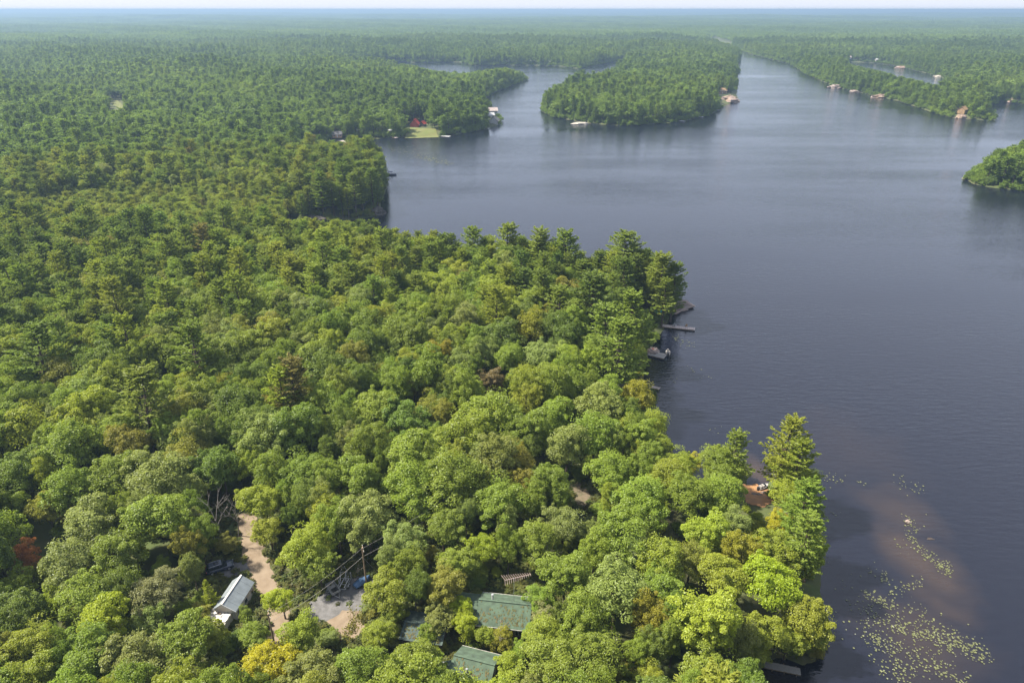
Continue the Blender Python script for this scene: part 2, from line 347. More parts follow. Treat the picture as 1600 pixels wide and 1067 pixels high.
TRACK = [(386, 800, 3.4), (388, 830, 3.8), (393, 850, 4.0), (400, 880, 4.2), (414, 910, 4.0), (436, 945, 3.6), (440, 975, 3.4), (420, 1020, 3.4), (385, 1060, 3.4), (360, 1110, 3.4)]
ribbon('dirt_track', TRACK, M['sand'], 0.06, 'pale sandy track running through the trees')
patch('gravel_yard', [(470, 955), (500, 930), (545, 900), (585, 900), (600, 925), (590, 960), (540, 965), (480, 985)], M['gravel'], 0.09, 'grey gravel yard beside the utility pole')
patch('sandy_yard', [(510, 972), (535, 955), (565, 955), (572, 980), (555, 1002), (522, 1000)], M['sand'], 0.13, 'bare sandy clearing in front of the gravel yard')
patch('parking_pad', [(328, 888), (350, 878), (385, 880), (392, 895), (360, 902), (335, 902)], M['gravel'], 0.10, 'small gravel pad under the parked car')
patch('clearing', [(892, 758), (910, 752), (922, 775), (918, 792), (898, 786)], mat('leaf littered soil', (0.14, 0.105, 0.075), 0.95, 1.2, col2=(0.08, 0.075, 0.04), detail=10), 0.08, 'small bare clearing between the broadleaf trees')
patch('beach', [(1160, 756), (1182, 757), (1204, 766), (1212, 784), (1190, 794), (1166, 786)], M['beach'], 0.10, 'orange sand beach at the head of the small cove', 1.0)
patch('lawn', [(640, 200), (682, 203), (685, 211), (650, 212), (632, 211)], M['lawn'], 0.25, 'sunlit lawn running from the red roofed cottage to the water', 2.0)
patch('marsh', [(778, 95.5), (830, 94), (875, 98.5), (866, 102), (810, 100.5), (776, 100)], M['marsh'], 0.4, 'pale green marsh along the far lake shore', 1.0)
patch('meadow', [(172, 158), (184, 157), (196, 166), (206, 173), (186, 171)], M['lawn'], 0.4, 'bright grass meadow inside the far forest', 8.0)

# ------------------------------------------------------------------ tree meshes
def unit(a): return a / (np.linalg.norm(a, axis=-1, keepdims=True) + 1e-9)
def leaf_arrays(c, nrm, size, aspect, fold=0.25, along=None):
    """diamond leaf faces: centres, normals, half lengths, width ratio -> verts (4 per leaf)"""
    k = len(c); ref = rng.normal(size=(k, 3)) if along is None else along
    t = unit(ref - nrm * (ref * nrm).sum(-1, keepdims=True)); b = np.cross(nrm, t)
    s = size[:, None]; w_ = s * aspect
    return np.stack([c - t * s, c + b * w_ + nrm * s * fold, c + t * s, c - b * w_ + nrm * s * fold], 1).reshape(-1, 3)
def mesh_from(name, verts, quads, extra, mats, vrand):
    """foliage quads plus an optional MB of wood, as one mesh"""
    V = verts; Fq = quads; mi = np.zeros(len(Fq), int)
    me = bpy.data.meshes.new(name)
    faces = Fq.tolist(); v = V.tolist()
    if extra is not None:
        k = len(v); v = v + extra.v; faces = faces + [tuple(i + k for i in f) for f in extra.f]
        mi = np.concatenate([mi, np.ones(len(extra.f), int)])
    me.from_pydata(v, [], faces)
    for m_ in mats: me.materials.append(m_)
    me.polygons.foreach_set('material_index', mi.astype(np.int32))
    at_ = me.attributes.new('v', 'FLOAT', 'FACE'); vr = np.full(len(faces), 0.5); vr[:len(vrand)] = vrand
    at_.data.foreach_set('value', vr); me.update()
    return me
def broadleaf(kind, n_lobe, n_leaf, leaf, seed):
    """crown of leafy lobes, normalised to height 1 and crown radius 1; returns (verts, quads, rand, wood)"""
    g = np.random.default_rng(seed)
    H, Rc = 15.0, 5.0; cz = 9.3; hv = 5.4 + g.uniform(-0.6, 0.6)
    lob = []; subs = [(np.array([0, 0, 0.0]), 0.70)]
    for i in range(int(g.integers(3, 6))):
        a_ = g.uniform(0, 6.283); q_ = g.uniform(0.35, 0.72); subs.append((np.array([math.cos(a_) * q_ * Rc, math.sin(a_) * q_ * Rc, g.uniform(-0.5, 0.5) * hv]), g.uniform(0.34, 0.60)))
    wsum = sum(s_ ** 2 for _, s_ in subs)
    for off, s_ in subs:
        m_ = max(3, int(n_lobe * s_ ** 2 / wsum)); egg = g.uniform(-0.2, 0.45)
        for i in range(m_):
            u = (i + g.uniform(0.1, 0.9)) / m_; zz = 1 - 1.6 * u; ph = i * 2.39996 + g.uniform(-0.6, 0.6)
            rr = math.sqrt(max(0.0, 1 - zz * zz)); f = g.uniform(0.55, 0.98) * (1 - egg * max(zz, 0) * rr) * s_
            d = np.array([rr * math.cos(ph), rr * math.sin(ph), zz])
            p = np.array([d[0] * Rc * f, d[1] * Rc * f, cz + d[2] * hv * s_ * g.uniform(0.75, 1.0)]) + off
            lob.append((p, g.uniform(0.6, 1.45) * (1.0 if kind != 'airy' else 0.85), d))
    for i in range(n_lobe // 6):   # stray sprays that break the outline
        p, r_, d = lob[int(g.integers(0, len(lob)))]; lob.insert(0, (p + d * g.uniform(0.7, 1.5), g.uniform(0.3, 0.65), d))
    for i in range(n_lobe // 5):   # inner mass
        p = np.array([g.normal() * 1.5, g.normal() * 1.5, cz + g.normal() * 1.8]); lob.append((p, 2.0, unit(g.normal(size=3))))
    C, N = [], []
    for p, r_, d in lob:
        q = unit(g.normal(size=(n_leaf, 3)) + d * 0.7 + np.array([0, 0, 0.55]))
        rad = r_ * g.uniform(0.55, 1.12, size=(n_leaf, 1)) ** 0.6
        C.append(p + q * rad * np.array([1.1, 1.1, 0.8])); N.append(unit(q * 0.8 + np.array([0, 0, 0.7]) + g.normal(size=(n_leaf, 3)) * 0.55))
    C = np.concatenate(C); N = np.concatenate(N); k = len(C)
    sz = g.uniform(0.65, 1.3, k) * leaf
    V = leaf_arrays(C, N, sz, 0.62); Q = np.arange(4 * k).reshape(-1, 4)
    wood = MB(); lean = g.normal(size=2) * 0.4
    wood.tube([(0, 0, -0.6), (lean[0] * 0.3, lean[1] * 0.3, 3), (lean[0], lean[1], 7), (lean[0] * 1.2, lean[1] * 1.2, 11)], [0.30, 0.24, 0.16, 0.05], 7)
    for i in range(7):
        p, r_, d = lob[int(g.integers(0, len(lob) - n_lobe // 5))]; z0 = g.uniform(4.0, 7.0); b0 = np.array([lean[0] * z0 / 7, lean[1] * z0 / 7, z0]); md = b0 * 0.45 + p * 0.55; md[2] -= 0.6
        wood.tube([b0, md, p], [0.12, 0.08, 0.03], 5)
    s = np.array([1 / Rc, 1 / Rc, 1 / H]); V = V * s; wood.v = [tuple(np.array(q) * s) for q in wood.v]
    return V, Q, g.uniform(0, 1, k), wood
def pine(n_tuft, tuft, seed, conical=False):
    """white pine: whorls of level branches carrying needle plumes"""
    g = np.random.default_rng(seed); H, Rc = 22.0, 4.0
    C, N, A, S = [], [], [], []; wood = MB(); bend = g.normal(size=2) * 0.5
    ax = lambda z: np.array([bend[0] * (z / H) ** 2, bend[1] * (z / H) ** 2, z])
    wood.tube([ax(z) for z in (-0.6, 5, 11, 17, H - 0.4)], [0.36, 0.30, 0.22, 0.12, 0.03], 7)
    z = H * g.uniform(0.22, 0.32)
    while z < H - 0.5:
        t = (z / H - 0.25) / 0.75
        prof = (1 - t) ** 0.6 * (0.72 + 0.5 * min(t * 4, 1)) * g.uniform(0.75, 1.15) if not conical else (1 - t) * 1.15
        nb = int(g.integers(5, 8)); a0 = g.uniform(0, 6.28)
        for k in range(nb):
            Lb = Rc * prof * g.uniform(0.55, 1.2) * (0.85 if conical else 1) + (0.35 if conical else 0.7)
            a = a0 + k * 6.283 / nb + g.uniform(-0.3, 0.3); up = (0.12 + 0.75 * t * t + g.uniform(-0.08, 0.12)) if not conical else -0.12 + 0.5 * t
            d = np.array([math.cos(a), math.sin(a), up]); d2 = np.array([-math.sin(a), math.cos(a), 0])
            b0 = ax(z); wood.tube([b0, b0 + d * Lb * 0.5, b0 + d * Lb * 0.9 + np.array([0, 0, 0.15 * Lb])], [0.06 + 0.02 * (1 - t), 0.04, 0.015], 4)
            m = max(3, int(n_tuft * (0.35 + 0.65 * Lb / Rc)))
            f = g.uniform(0.25, 1.02, m); sp = g.normal(size=m) * 0.20 * Lb * np.sin(np.clip(f, 0, 1) * 2.6 + 0.35)
            c = b0 + d * (f * Lb)[:, None] + d2 * sp[:, None] + np.array([0, 0, 1]) * (0.16 * Lb * f ** 2 + g.normal(size=m) * 0.10 + 0.08)[:, None]
            out = unit(d * 1.0 + d2 * (sp / (0.2 * Lb + 0.1))[:, None] * 0.8 + np.array([0, 0, 0.55]) + g.normal(size=(m, 3)) * 0.35)
            C.append(c); A.append(out); N.append(unit(np.array([0, 0, 1.0]) + g.normal(size=(m, 3)) * 0.42)); S.append(g.uniform(0.7, 1.3, m) * tuft)
        z += g.uniform(0.95, 1.6) * (0.75 if t > 0.7 else 1)
    # leader
    m = n_tuft; C.append(ax(H) + g.normal(size=(m, 3)) * np.array([0.25, 0.25, 0.5]) - np.array([0, 0, 0.5])); A.append(unit(g.normal(size=(m, 3)) * 0.5 + np.array([0, 0, 1]))); N.append(unit(g.normal(size=(m, 3)))); S.append(np.full(m, tuft * 0.8))
    C, N, A, S = map(np.concatenate, (C, N, A, S))
    V = np.concatenate([leaf_arrays(C, N, S, 0.42, 0.3, A), leaf_arrays(C, unit(np.cross(A, N)), S * 0.8, 0.26, 0.2, A)])
    k = len(V) // 4; Q = np.arange(4 * k).reshape(-1, 4); vr = g.uniform(0, 1, len(C)); s = np.array([1 / Rc, 1 / Rc, 1 / H])
    V = V * s; wood.v = [tuple(np.array(q) * s) for q in wood.v]
    return V, Q, np.concatenate([vr, vr]), wood

BL = [broadleaf('full' if i % 3 else 'airy', 68, 165, 0.165, 100 + i) for i in range(9)]
PN = [pine(40, 0.36, 200 + i) for i in range(7)] + [pine(34, 0.32, 230, True)]
BL2 = [broadleaf('full', 34, 46, 0.44, 300 + i) for i in range(6)]
PN2 = [pine(15, 0.58, 400 + i) for i in range(6)]
BL3 = [broadleaf('full', 18, 18, 0.85, 500 + i) for i in range(5)]
PN3 = [pine(5, 0.95, 600 + i) for i in range(5)]
crown_b = [mesh_from('broadleaf_crown', V, Q, None, [M['leaf']], r) for V, Q, r, w_ in BL]
crown_p = [mesh_from('pine_crown', V, Q, None, [M['needle']], r) for V, Q, r, w_ in PN]
def wood_mesh(w_, m_=None):
    me = bpy.data.meshes.new('trunk'); me.from_pydata(w_.v, [], w_.f); me.materials.append(m_ or M['bark']); me.update(); return me
trunk_b = [wood_mesh(t[3]) for t in BL]; trunk_p = [wood_mesh(t[3]) for t in PN]
whole = lambda L, nm, mm: [mesh_from(nm, V, Q, w_, [mm, M['bark']], r) for V, Q, r, w_ in L]

# ------------------------------------------------------------------ where trees stand
# what the photograph shows open to view (pixel rectangles no crown may cover)
OPEN = [(320, 866, 370, 906), (372, 842, 418, 915), (412, 905, 432, 930), (340, 896, 394, 950), (345, 945, 366, 984), (505, 886, 552, 932), (556, 856, 580, 918), (476, 940, 528, 955), (535, 958, 560, 992),
        (744, 932, 830, 976), (634, 960, 664, 988), (700, 1022, 768, 1064), (786, 892, 828, 934), (1192, 1036, 1254, 1052), (1170, 700, 1197, 782), (1022, 480, 1040, 490), (1034, 505, 1088, 516), (1014, 545, 1048, 560), (893, 752, 924, 790),
        (334, 775, 356, 840), (640, 184, 662, 212), (640, 200, 686, 213), (764, 166, 776, 192), (1125, 140, 1150, 162), (1495, 168, 1512, 182), (606, 266, 620, 276), (515, 212, 540, 222), (172, 150, 192, 172)]
MASK = [(1195, 1067), (1190, 1035), (1260, 1045), (1285, 1005), (1304, 960), (1306, 920), (1293, 885), (1300, 830), (1299, 790), (1284, 740), (1273, 690), (1247, 668), (1230, 652), (1208, 665), (1193, 700), (1190, 735), (1182, 748), (1170, 735),
        (1168, 690), (1155, 670), (1120, 678), (1090, 680), (1078, 688), (1058, 672), (1045, 648), (1030, 606), (1003, 584), (1010, 560), (1015, 540), (1028, 520), (1035, 500), (1046, 486), (1060, 474), (1073, 455), (1074, 425), (1062, 400), (1030, 384),
        (1000, 371), (975, 367), (945, 378), (925, 396), (912, 388), (880, 361), (868, 367), (850, 361), (820, 364), (790, 357), (760, 367), (735, 374), (700, 361), (660, 356), (640, 364), (610, 349), (594, 339), (597, 310), (606, 290), (606, 262), (600, 240), (592, 225),
        (640, 221), (700, 215), (745, 207), (778, 196), (783, 178), (768, 160), (755, 148), (780, 140), (812, 128), (826, 122), (815, 112), (790, 106), (730, 112), (680, 111), (640, 100), (612, 99), (612, 97), (660, 97), (740, 99), (780, 103), (830, 102), (880, 105), (902, 109), (880, 125),
        (850, 139), (846, 160), (848, 176), (870, 184), (920, 193), (985, 197), (1060, 192), (1110, 180), (1135, 163), (1152, 150), (1147, 138), (1154, 128), (1149, 116), (1156, 108), (1151, 98), (1157, 92), (1165, 86), (1180, 88), (1235, 100), (1262, 118), (1310, 137), (1400, 156), (1480, 182), (1548, 188), (1557, 174), (1560, 162), (1600, 163), (1600, 220), (1560, 233),
        (1545, 243), (1520, 262), (1508, 270), (1515, 287), (1600, 297), (1600, 1067)]
PMASK = [(1322, 97), (1360, 98.5), (1405, 104), (1440, 112), (1472, 127), (1464, 133), (1410, 120), (1365, 108), (1330, 101)]
def covers_water(x, y, z0, h, r):
    bad = np.zeros(np.shape(x), bool)
    for dx, hh in ((0, 0.99), (-0.45, 0.86), (0.45, 0.86), (-0.92, 0.62), (0.92, 0.62), (-0.8, 0.4), (0.8, 0.4)):
        px, py, zc = project(x + dx * r, y, z0 + hh * h); bad |= in_poly(px, py, MASK) | in_poly(px, py, PMASK)
    return bad
HANDBOX = []
def covers_open(x, y, z0, h, r, k=0.9, rects=None):
    px, py, zc = project(x, y, z0 + 0.62 * h); rx = k * r * F / zc; _, pt, _ = project(x, y, z0 + h); _, pb, _ = project(x, y, z0 + 0.22 * h)
    ry = k * np.maximum((pb - pt) / 2, 0.75 * rx); cyy = (pt + pb) / 2; bad = np.zeros(np.shape(x), bool)
    for x0, y0, x1, y1 in (rects or OPEN + HANDBOX):
        dx = (np.clip(px, x0, x1) - px) / rx; dy = (np.clip(cyy, y0, y1) - cyy) / ry; bad |= (dx * dx + dy * dy) < 1
    return bad
LIVE = np.array([1.55, 1.47, 1.15])
GREEN = {'mid green': (0.125, 0.172, 0.026), 'deep green': (0.092, 0.132, 0.024), 'yellow-green': (0.160, 0.200, 0.026), 'olive': (0.150, 0.158, 0.032), 'sage green': (0.135, 0.168, 0.050)}
PINEC = {'mid green': (0.120, 0.165, 0.036), 'light yellow-green': (0.152, 0.188, 0.034), 'dark green': (0.082, 0.120, 0.028), 'brownish': (0.135, 0.130, 0.05)}
SPECIAL = {'yellow': (0.215, 0.215, 0.012), 'lime': (0.165, 0.215, 0.016), 'orange': (0.24, 0.11, 0.045), 'gold': (0.165, 0.170, 0.020), 'brown': (0.135, 0.11, 0.055), 'grey': (0.135, 0.145, 0.075)}
# crowns picked out in the photograph: (px, py, radius px, kind, colour)
B_, P_, C_ = 'b', 'p', 'c'
HAND = [(30, 737, 40, B_, 'deep green'), (111, 758, 40, B_, 'mid green'), (24, 788, 25, B_, 'mid green'), (74, 798, 28, B_, 'gold'), (115, 806, 18, B_, 'olive'), (175, 744, 42, B_, 'mid green'), (250, 745, 50, B_, 'sage green'),
        (256, 805, 52, B_, 'mid green'), (145, 828, 50, B_, 'sage green'), (38, 868, 21, B_, 'orange'), (111, 882, 50, B_, 'sage green'), (189, 869, 46, B_, 'mid green'), (253, 889, 20, B_, 'mid green'), (24, 916, 28, B_, 'yellow-green'),
        (30, 953, 42, B_, 'deep green'), (131, 940, 46, B_, 'mid green'), (162, 977, 44, B_, 'lime'), (243, 928, 38, B_, 'grey'), (233, 967, 30, B_, 'sage green'), (44, 1010, 42, B_, 'yellow-green'), (287, 1012, 46, B_, 'mid green'),
        (219, 1027, 52, B_, 'sage green'), (141, 1031, 50, B_, 'mid green'), (50, 1062, 42, B_, 'yellow-green'), (325, 925, 15, C_, 'yellow-green'), (322, 988, 30, B_, 'yellow-green'), (394, 990, 24, B_, 'mid green'), (384, 962, 14, B_, 'mid green'),
        (440, 936, 26, B_, 'lime'), (416, 1036, 46, B_, 'yellow'), (470, 992, 36, B_, 'yellow-green'), (690, 962, 26, B_, 'sage green'), (672, 986, 17, B_, 'mid green'), (836, 985, 20, B_, 'mid green'), (728, 975, 24, B_, 'lime'), (680, 1058, 30, B_, 'mid green'), (612, 958, 22, B_, 'mid green'), (760, 990, 18, B_, 'yellow-green'), (846, 935, 26, B_, 'mid green'), (850, 990, 34, B_, 'yellow-green'), (490, 1050, 48, B_, 'sage green'), (413, 782, 36, B_, 'yellow-green'), (420, 830, 26, B_, 'yellow-green'), (482, 849, 40, B_, 'yellow-green'), (498, 886, 28, B_, 'mid green'),
        (472, 741, 40, B_, 'mid green'), (345, 728, 36, B_, 'deep green'), (560, 751, 40, B_, 'mid green'), (641, 758, 46, B_, 'mid green'), (574, 812, 44, B_, 'sage green'), (635, 842, 36, B_, 'sage green'), (692, 825, 34, B_, 'mid green'),
        (709, 879, 34, B_, 'mid green'), (756, 855, 28, B_, 'lime'), (600, 928, 36, B_, 'yellow-green'), (592, 990, 25, B_, 'yellow-green'), (692, 915, 36, B_, 'olive'), (719, 948, 22, B_, 'lime'), (784, 996, 20, B_, 'gold'), (780, 785, 44, B_, 'mid green'),
        (854, 751, 34, B_, 'mid green'), (834, 842, 36, B_, 'mid green'), (881, 818, 34, B_, 'sage green'), (952, 734, 38, B_, 'mid green'), (1002, 775, 42, B_, 'mid green'), (969, 832, 48, B_, 'mid green'), (1046, 741, 36, B_, 'yellow-green'),
        (884, 900, 44, B_, 'mid green'), (962, 926, 54, B_, 'sage green'), (1030, 869, 44, B_, 'yellow-green'), (854, 963, 26, B_, 'grey'), (1034, 920, 42, B_, 'mid green'), (556, 1045, 44, B_, 'mid green'), (641, 1042, 44, B_, 'mid green'), (796, 1054, 32, B_, 'yellow-green'),
        (868, 1038, 52, B_, 'mid green'), (935, 1030, 50, B_, 'mid green'), (1016, 1056, 30, B_, 'yellow-green'), (1080, 775, 40, B_, 'mid green'), (1128, 768, 38, B_, 'mid green'), (1128, 727, 30, B_, 'mid green'), (1104, 832, 38, B_, 'yellow-green'), (1152, 815, 28, B_, 'sage green'),
        (1158, 859, 36, B_, 'gold'), (1222, 810, 24, B_, 'yellow'), (1219, 845, 40, B_, 'yellow-green'), (1262, 838, 34, P_, 'mid green'), (1255, 788, 34, P_, 'mid green'), (1229, 764, 30, B_, 'yellow-green'), (1247, 720, 30, P_, 'light yellow-green'), (1226, 690, 34, P_, 'light yellow-green'),
        (1144, 896, 44, B_, 'yellow-green'), (1222, 905, 50, B_, 'lime'), (1258, 943, 42, B_, 'yellow-green'), (1104, 963, 58, B_, 'yellow-green'), (1240, 966, 32, B_, 'yellow-green'), (1186, 968, 40, B_, 'yellow-green'), (1080, 869, 34, B_, 'olive'), (1110, 1040, 48, B_, 'mid green'),
        (1150, 700, 26, P_, 'mid green'), (1118, 705, 32, B_, 'mid green'), (1085, 698, 16, B_, 'yellow'), (1066, 715, 28, B_, 'yellow-green'), (999, 606, 30, B_, 'gold'), (1020, 648, 28, B_, 'yellow-green'), (952, 613, 30, B_, 'mid green'), (1036, 684, 24, B_, 'mid green'), (942, 640, 40, B_, 'sage green'),
        (928, 676, 42, B_, 'mid green'), (867, 654, 34, B_, 'mid green'), (773, 647, 46, B_, 'mid green'), (732, 677, 50, B_, 'yellow-green'), (638, 654, 40, B_, 'deep green'), (577, 647, 40, B_, 'mid green'), (834, 562, 34, B_, 'sage green'), (827, 674, 40, B_, 'mid green'), (885, 700, 38, B_, 'sage green'),
        (640, 720, 46, B_, 'mid green'), (966, 545, 38, P_, 'mid green'), (990, 490, 34, P_, 'mid green'), (950, 520, 38, P_, 'mid green'), (925, 470, 38, P_, 'dark green'), (1035, 425, 30, P_, 'mid green'), (1055, 430, 22, P_, 'dark green'), (975, 400, 34, P_, 'mid green'), (884, 395, 28, P_, 'mid green'),
        (790, 385, 28, P_, 'mid green'), (840, 392, 26, P_, 'mid green'), (740, 392, 24, P_, 'mid green'), (200, 535, 26, P_, 'light yellow-green'), (60, 560, 42, P_, 'dark green'), (225, 640, 46, P_, 'mid green'), (455, 610, 32, P_, 'brownish'), (305, 555, 36, P_, 'mid green'), (440, 620, 30, P_, 'light yellow-green'), (765, 600, 26, B_, 'brown'),
        (245, 590, 18, C_, 'dark green')]
def tint_of(kind, colour):
    c = SPECIAL.get(colour) or (GREEN if kind == B_ else {**GREEN, **PINEC})[colour]; return np.array(c) * LIVE * rng.uniform(0.9, 1.1) * rng.uniform(0.95, 1.05, 3)
trees = []    # x, y, z0, h, r, kind, colour name, tint, picked
for px, py, rp, kind, colour in HAND:
    h = 15.0
    for _ in range(4):
        x, y = at(px, py, 4 + 0.6 * h); _, _, zc = project(x, y, 4 + 0.6 * h); r_ = rp * zc / F
        h = float(np.clip(2.7 * r_, 9.5 if colour == 'orange' else 5.5, 17.5)) if kind == B_ else float(np.clip(4.6 * r_, 7, 23))
    trees.append([x, y, hz(x, y) - 0.2, h, r_, kind, colour, tint_of(kind, colour), True])
    if colour == 'orange': HANDBOX.append((px - rp, py - rp, px + rp, py + 0.7 * rp))
    HANDBOX.append((px - 0.35 * rp, py - 0.5 * rp, px + 0.35 * rp, py + 0.1 * rp))
def pine_share(x, y, d):
    r = np.hypot(x, y); s = 0.10 + 0.42 * sstep(140, 240, r) + 0.15 * wob(x, y, 60, 6)
    s = s + 0.45 * sstep(40, 6, d) * sstep(190, 260, r) - 0.15 * sstep(0, -60, x) * sstep(260, 150, r)
    return np.clip(s - 0.1 * sstep(190, 150, r), 0.0, 0.92)
YC = at(330, 352, 8); YC2 = at(240, 325, 8)
def young(x, y):
    """1 inside the stretch of low young growth short of the headland"""
    a_ = ((x - YC[0]) / 95) ** 2 + ((y - YC[1]) / 26) ** 2; b_ = ((x - YC2[0]) / 70) ** 2 + ((y - YC2[1]) / 30) ** 2
    return sstep(1.25, 0.75, np.minimum(a_, b_) + 0.25 * wob(x, y, 14, 4))
def pick_colour(x, y, kind):
    if rng.uniform() < 0.7 * float(young(np.array([x]), np.array([y]))[0]): return 'yellow-green' if kind == B_ else 'light yellow-green'
    t = wob(x, y, 45, 7) + 0.8 * rng.normal()
    if kind == B_:
        u = rng.uniform()
        if u < 0.015: return 'gold'
        return 'yellow-green' if t > 0.75 else 'mid green' if t > -0.2 else ('sage green' if rng.uniform() < 0.5 else 'deep green') if t > -1.3 else 'olive'
    if rng.uniform() < 0.012: return 'brownish'
    return 'light yellow-green' if t > 0.45 else 'mid green' if t > -0.55 else 'dark green'
# the pines whose tops make the skyline of the point against the water
sky_line = sorted([m_ for m_ in MASK if 594 <= m_[0] <= 1074 and 335 < m_[1] < 430], key=lambda m_: m_[0])
for px in np.arange(602, 1068, 11.0):
    for row in (0, 1):
        pxx = px + rng.uniform(-4, 4); ty = np.interp(pxx, [m_[0] for m_ in sky_line], [m_[1] for m_ in sky_line]) + rng.uniform(1, 14) + 14 * row; h = rng.uniform(13, 19); x, y = at(pxx, ty, 3.5 + h)
        if float(shore(np.array([x]), np.array([y]))[0]) < 0.6: continue
        kind = P_ if rng.uniform() < 0.75 else B_; colour = ['mid green', 'mid green', 'dark green' if kind == P_ else 'deep green', 'light yellow-green' if kind == P_ else 'yellow-green'][int(rng.integers(0, 4))]
        trees.append([x, y, hz(x, y) - 0.2, h, rng.uniform(3.0, 4.6), kind, colour, tint_of(kind, colour), False])
# fill the near woods by dart throwing
NEAR_R = 470.0; cell = 6.0; grid = {}
def put(i):
    t = trees[i]; grid.setdefault((int(t[0] // cell), int(t[1] // cell)), []).append(i)
for i in range(len(trees)): put(i)
tp = [gp(*p[:2]) for p in TRACK]
nd = 110000; a = rng.uniform(R(-56), R(56), nd); rr = np.sqrt(rng.uniform(45 ** 2, NEAR_R ** 2, nd))
X, Y = np.sin(a) * rr, np.cos(a) * rr; keep = Y > 38; X, Y = X[keep], Y[keep]; D = shore(X, Y); keep = D > 0.8; X, Y, D = X[keep], Y[keep], D[keep]
Zg = height(X, Y, D); PS = pine_share(X, Y, D); U = rng.uniform(size=len(X)); isp = U < PS
Rr = np.where(isp, rng.uniform(2.8, 5.2, len(X)), 2.0 + 4.6 * rng.beta(1.6, 1.9, len(X))); Hh = np.where(isp, Rr * rng.uniform(3.1, 4.3, len(X)) + 3, Rr * rng.uniform(2.3, 3.2, len(X)) + 3.5)
Hh = np.minimum(Hh, np.where(isp, 23, 17.5)); yg = young(X, Y); Hh = Hh * (1 - 0.5 * yg); Rr = Rr * (1 - 0.35 * yg)
for s_ in (0.78, 0.78):
    bad = covers_water(X, Y, Zg, Hh, Rr); Hh = np.where(bad, Hh * s_, Hh); Rr = np.where(bad, Rr * s_, Rr)
ok = ~covers_water(X, Y, Zg, Hh, Rr) & ~covers_open(X, Y, Zg, Hh, Rr)
front = Y < at(520, 348)[1] - 2          # the dark inlet and the foot of the headland show over the trees short of it
ok &= ~(front & covers_open(X, Y, Zg, Hh, Rr, 0.9, [(450, 322, 590, 345)]))
dk = at(1040, 507); ok &= np.hypot(X - dk[0] + 5, Y - dk[1]) > 9
for i in np.nonzero(ok)[0]:
    x, y, r_ = X[i], Y[i], Rr[i]; ci, cj = int(x // cell), int(y // cell); good = True
    for ai in range(ci - 2, ci + 3):
        for aj in range(cj - 2, cj + 3):
            for k in grid.get((ai, aj), ()):
                t = trees[k]
                if (t[0] - x) ** 2 + (t[1] - y) ** 2 < ((0.54 if t[8] else 0.43) * (t[4] + r_)) ** 2: good = False; break
            if not good: break
        if not good: break
    if not good: continue
    if y < 130 and min((p.x - x) ** 2 + (p.y - y) ** 2 for p in tp) < 4.0 ** 2: continue
    kind = P_ if isp[i] else B_; colour = pick_colour(x, y, kind)
    trees.append([x, y, Zg[i] - 0.2, Hh[i], r_, kind, colour, tint_of(kind, colour), False]); put(len(trees) - 1)
# low growth between the trunks, on the banks and along the clearings
UNDER = []
def low_growth(n, r0, r1, half, dmin, dmax, rlo, rhi, k=0.7):
    a = rng.uniform(-half, half, n); rr = np.sqrt(rng.uniform(r0 ** 2, r1 ** 2, n)); x, y = np.sin(a) * rr, np.cos(a) * rr
    d = np.concatenate([shore(x[i:i + 40000], y[i:i + 40000]) for i in range(0, n, 40000)]); k_ = (d > dmin) & (d < dmax); x, y, d = x[k_], y[k_], d[k_]
    z = height(x, y, d); r_ = rng.uniform(rlo, rhi, len(x)); h = r_ * rng.uniform(1.9, 2.8, len(x)); z0 = z - 0.30 * h
    px, py, _ = project(x, y, z + 0.6 * h); far = y > 160
    ok = ~covers_open(x, y, z0, h, r_, k) & ~(in_poly(px, py, MASK) | in_poly(px, py, PMASK))
    for i in np.nonzero(ok)[0]:
        if y[i] < 130 and min((p.x - x[i]) ** 2 + (p.y - y[i]) ** 2 for p in tp) < (2.6 + r_[i] * 0.7) ** 2: continue
        UNDER.append((x[i], y[i], z0[i], r_[i], h[i]))
low_growth(9000, 45, 330, R(54), 0.3, 1e9, 0.9, 2.2)
low_growth(16000, 45, 470, R(54), 0.1, 6, 0.9, 2.4)
# the largest in view become trees of their own, the rest the mass of the forest
def shown(t):
    px, py, zc = project(t[0], t[1], t[2] + 0.7 * t[3])
    return t[4] * F / zc if (-t[4] * F / zc < px < 1600 + t[4] * F / zc and -20 < py < 1067 + t[4] * F / zc) else 0
for kind in (B_, P_):
    L = [t for t in trees if (t[5] == P_) == (kind == P_)]
    L.sort(key=lambda t: -(shown(t) + (1000 if t[8] else 0)))
    if kind == B_: SOLO_B, REST_B = L[:295], L[295:]
    else: SOLO_P, REST_P = L[:295], L[295:]
MARKS = [(*gp(*m_[:2])[:2], m_[2]) for m_ in ((400, 870, 'beside the sandy track'), (390, 990, 'beside the old metal roofed cabin'), (360, 930, 'beside the old metal roofed cabin'), (540, 920, 'around the gravel yard'), (790, 970, 'around the long green roofed cottage'), (650, 990, 'beside the teal roofed garage'), (730, 1060, 'around the cross-gabled cottage'), (806, 925, 'beside the television antenna'), (1190, 785, 'around the orange beach'), (1215, 1020, 'above the silvered plank dock'), (905, 775, 'around the bare clearing'), (1015, 545, 'above the square grey dock'), (1035, 500, 'above the long wooden dock'))]
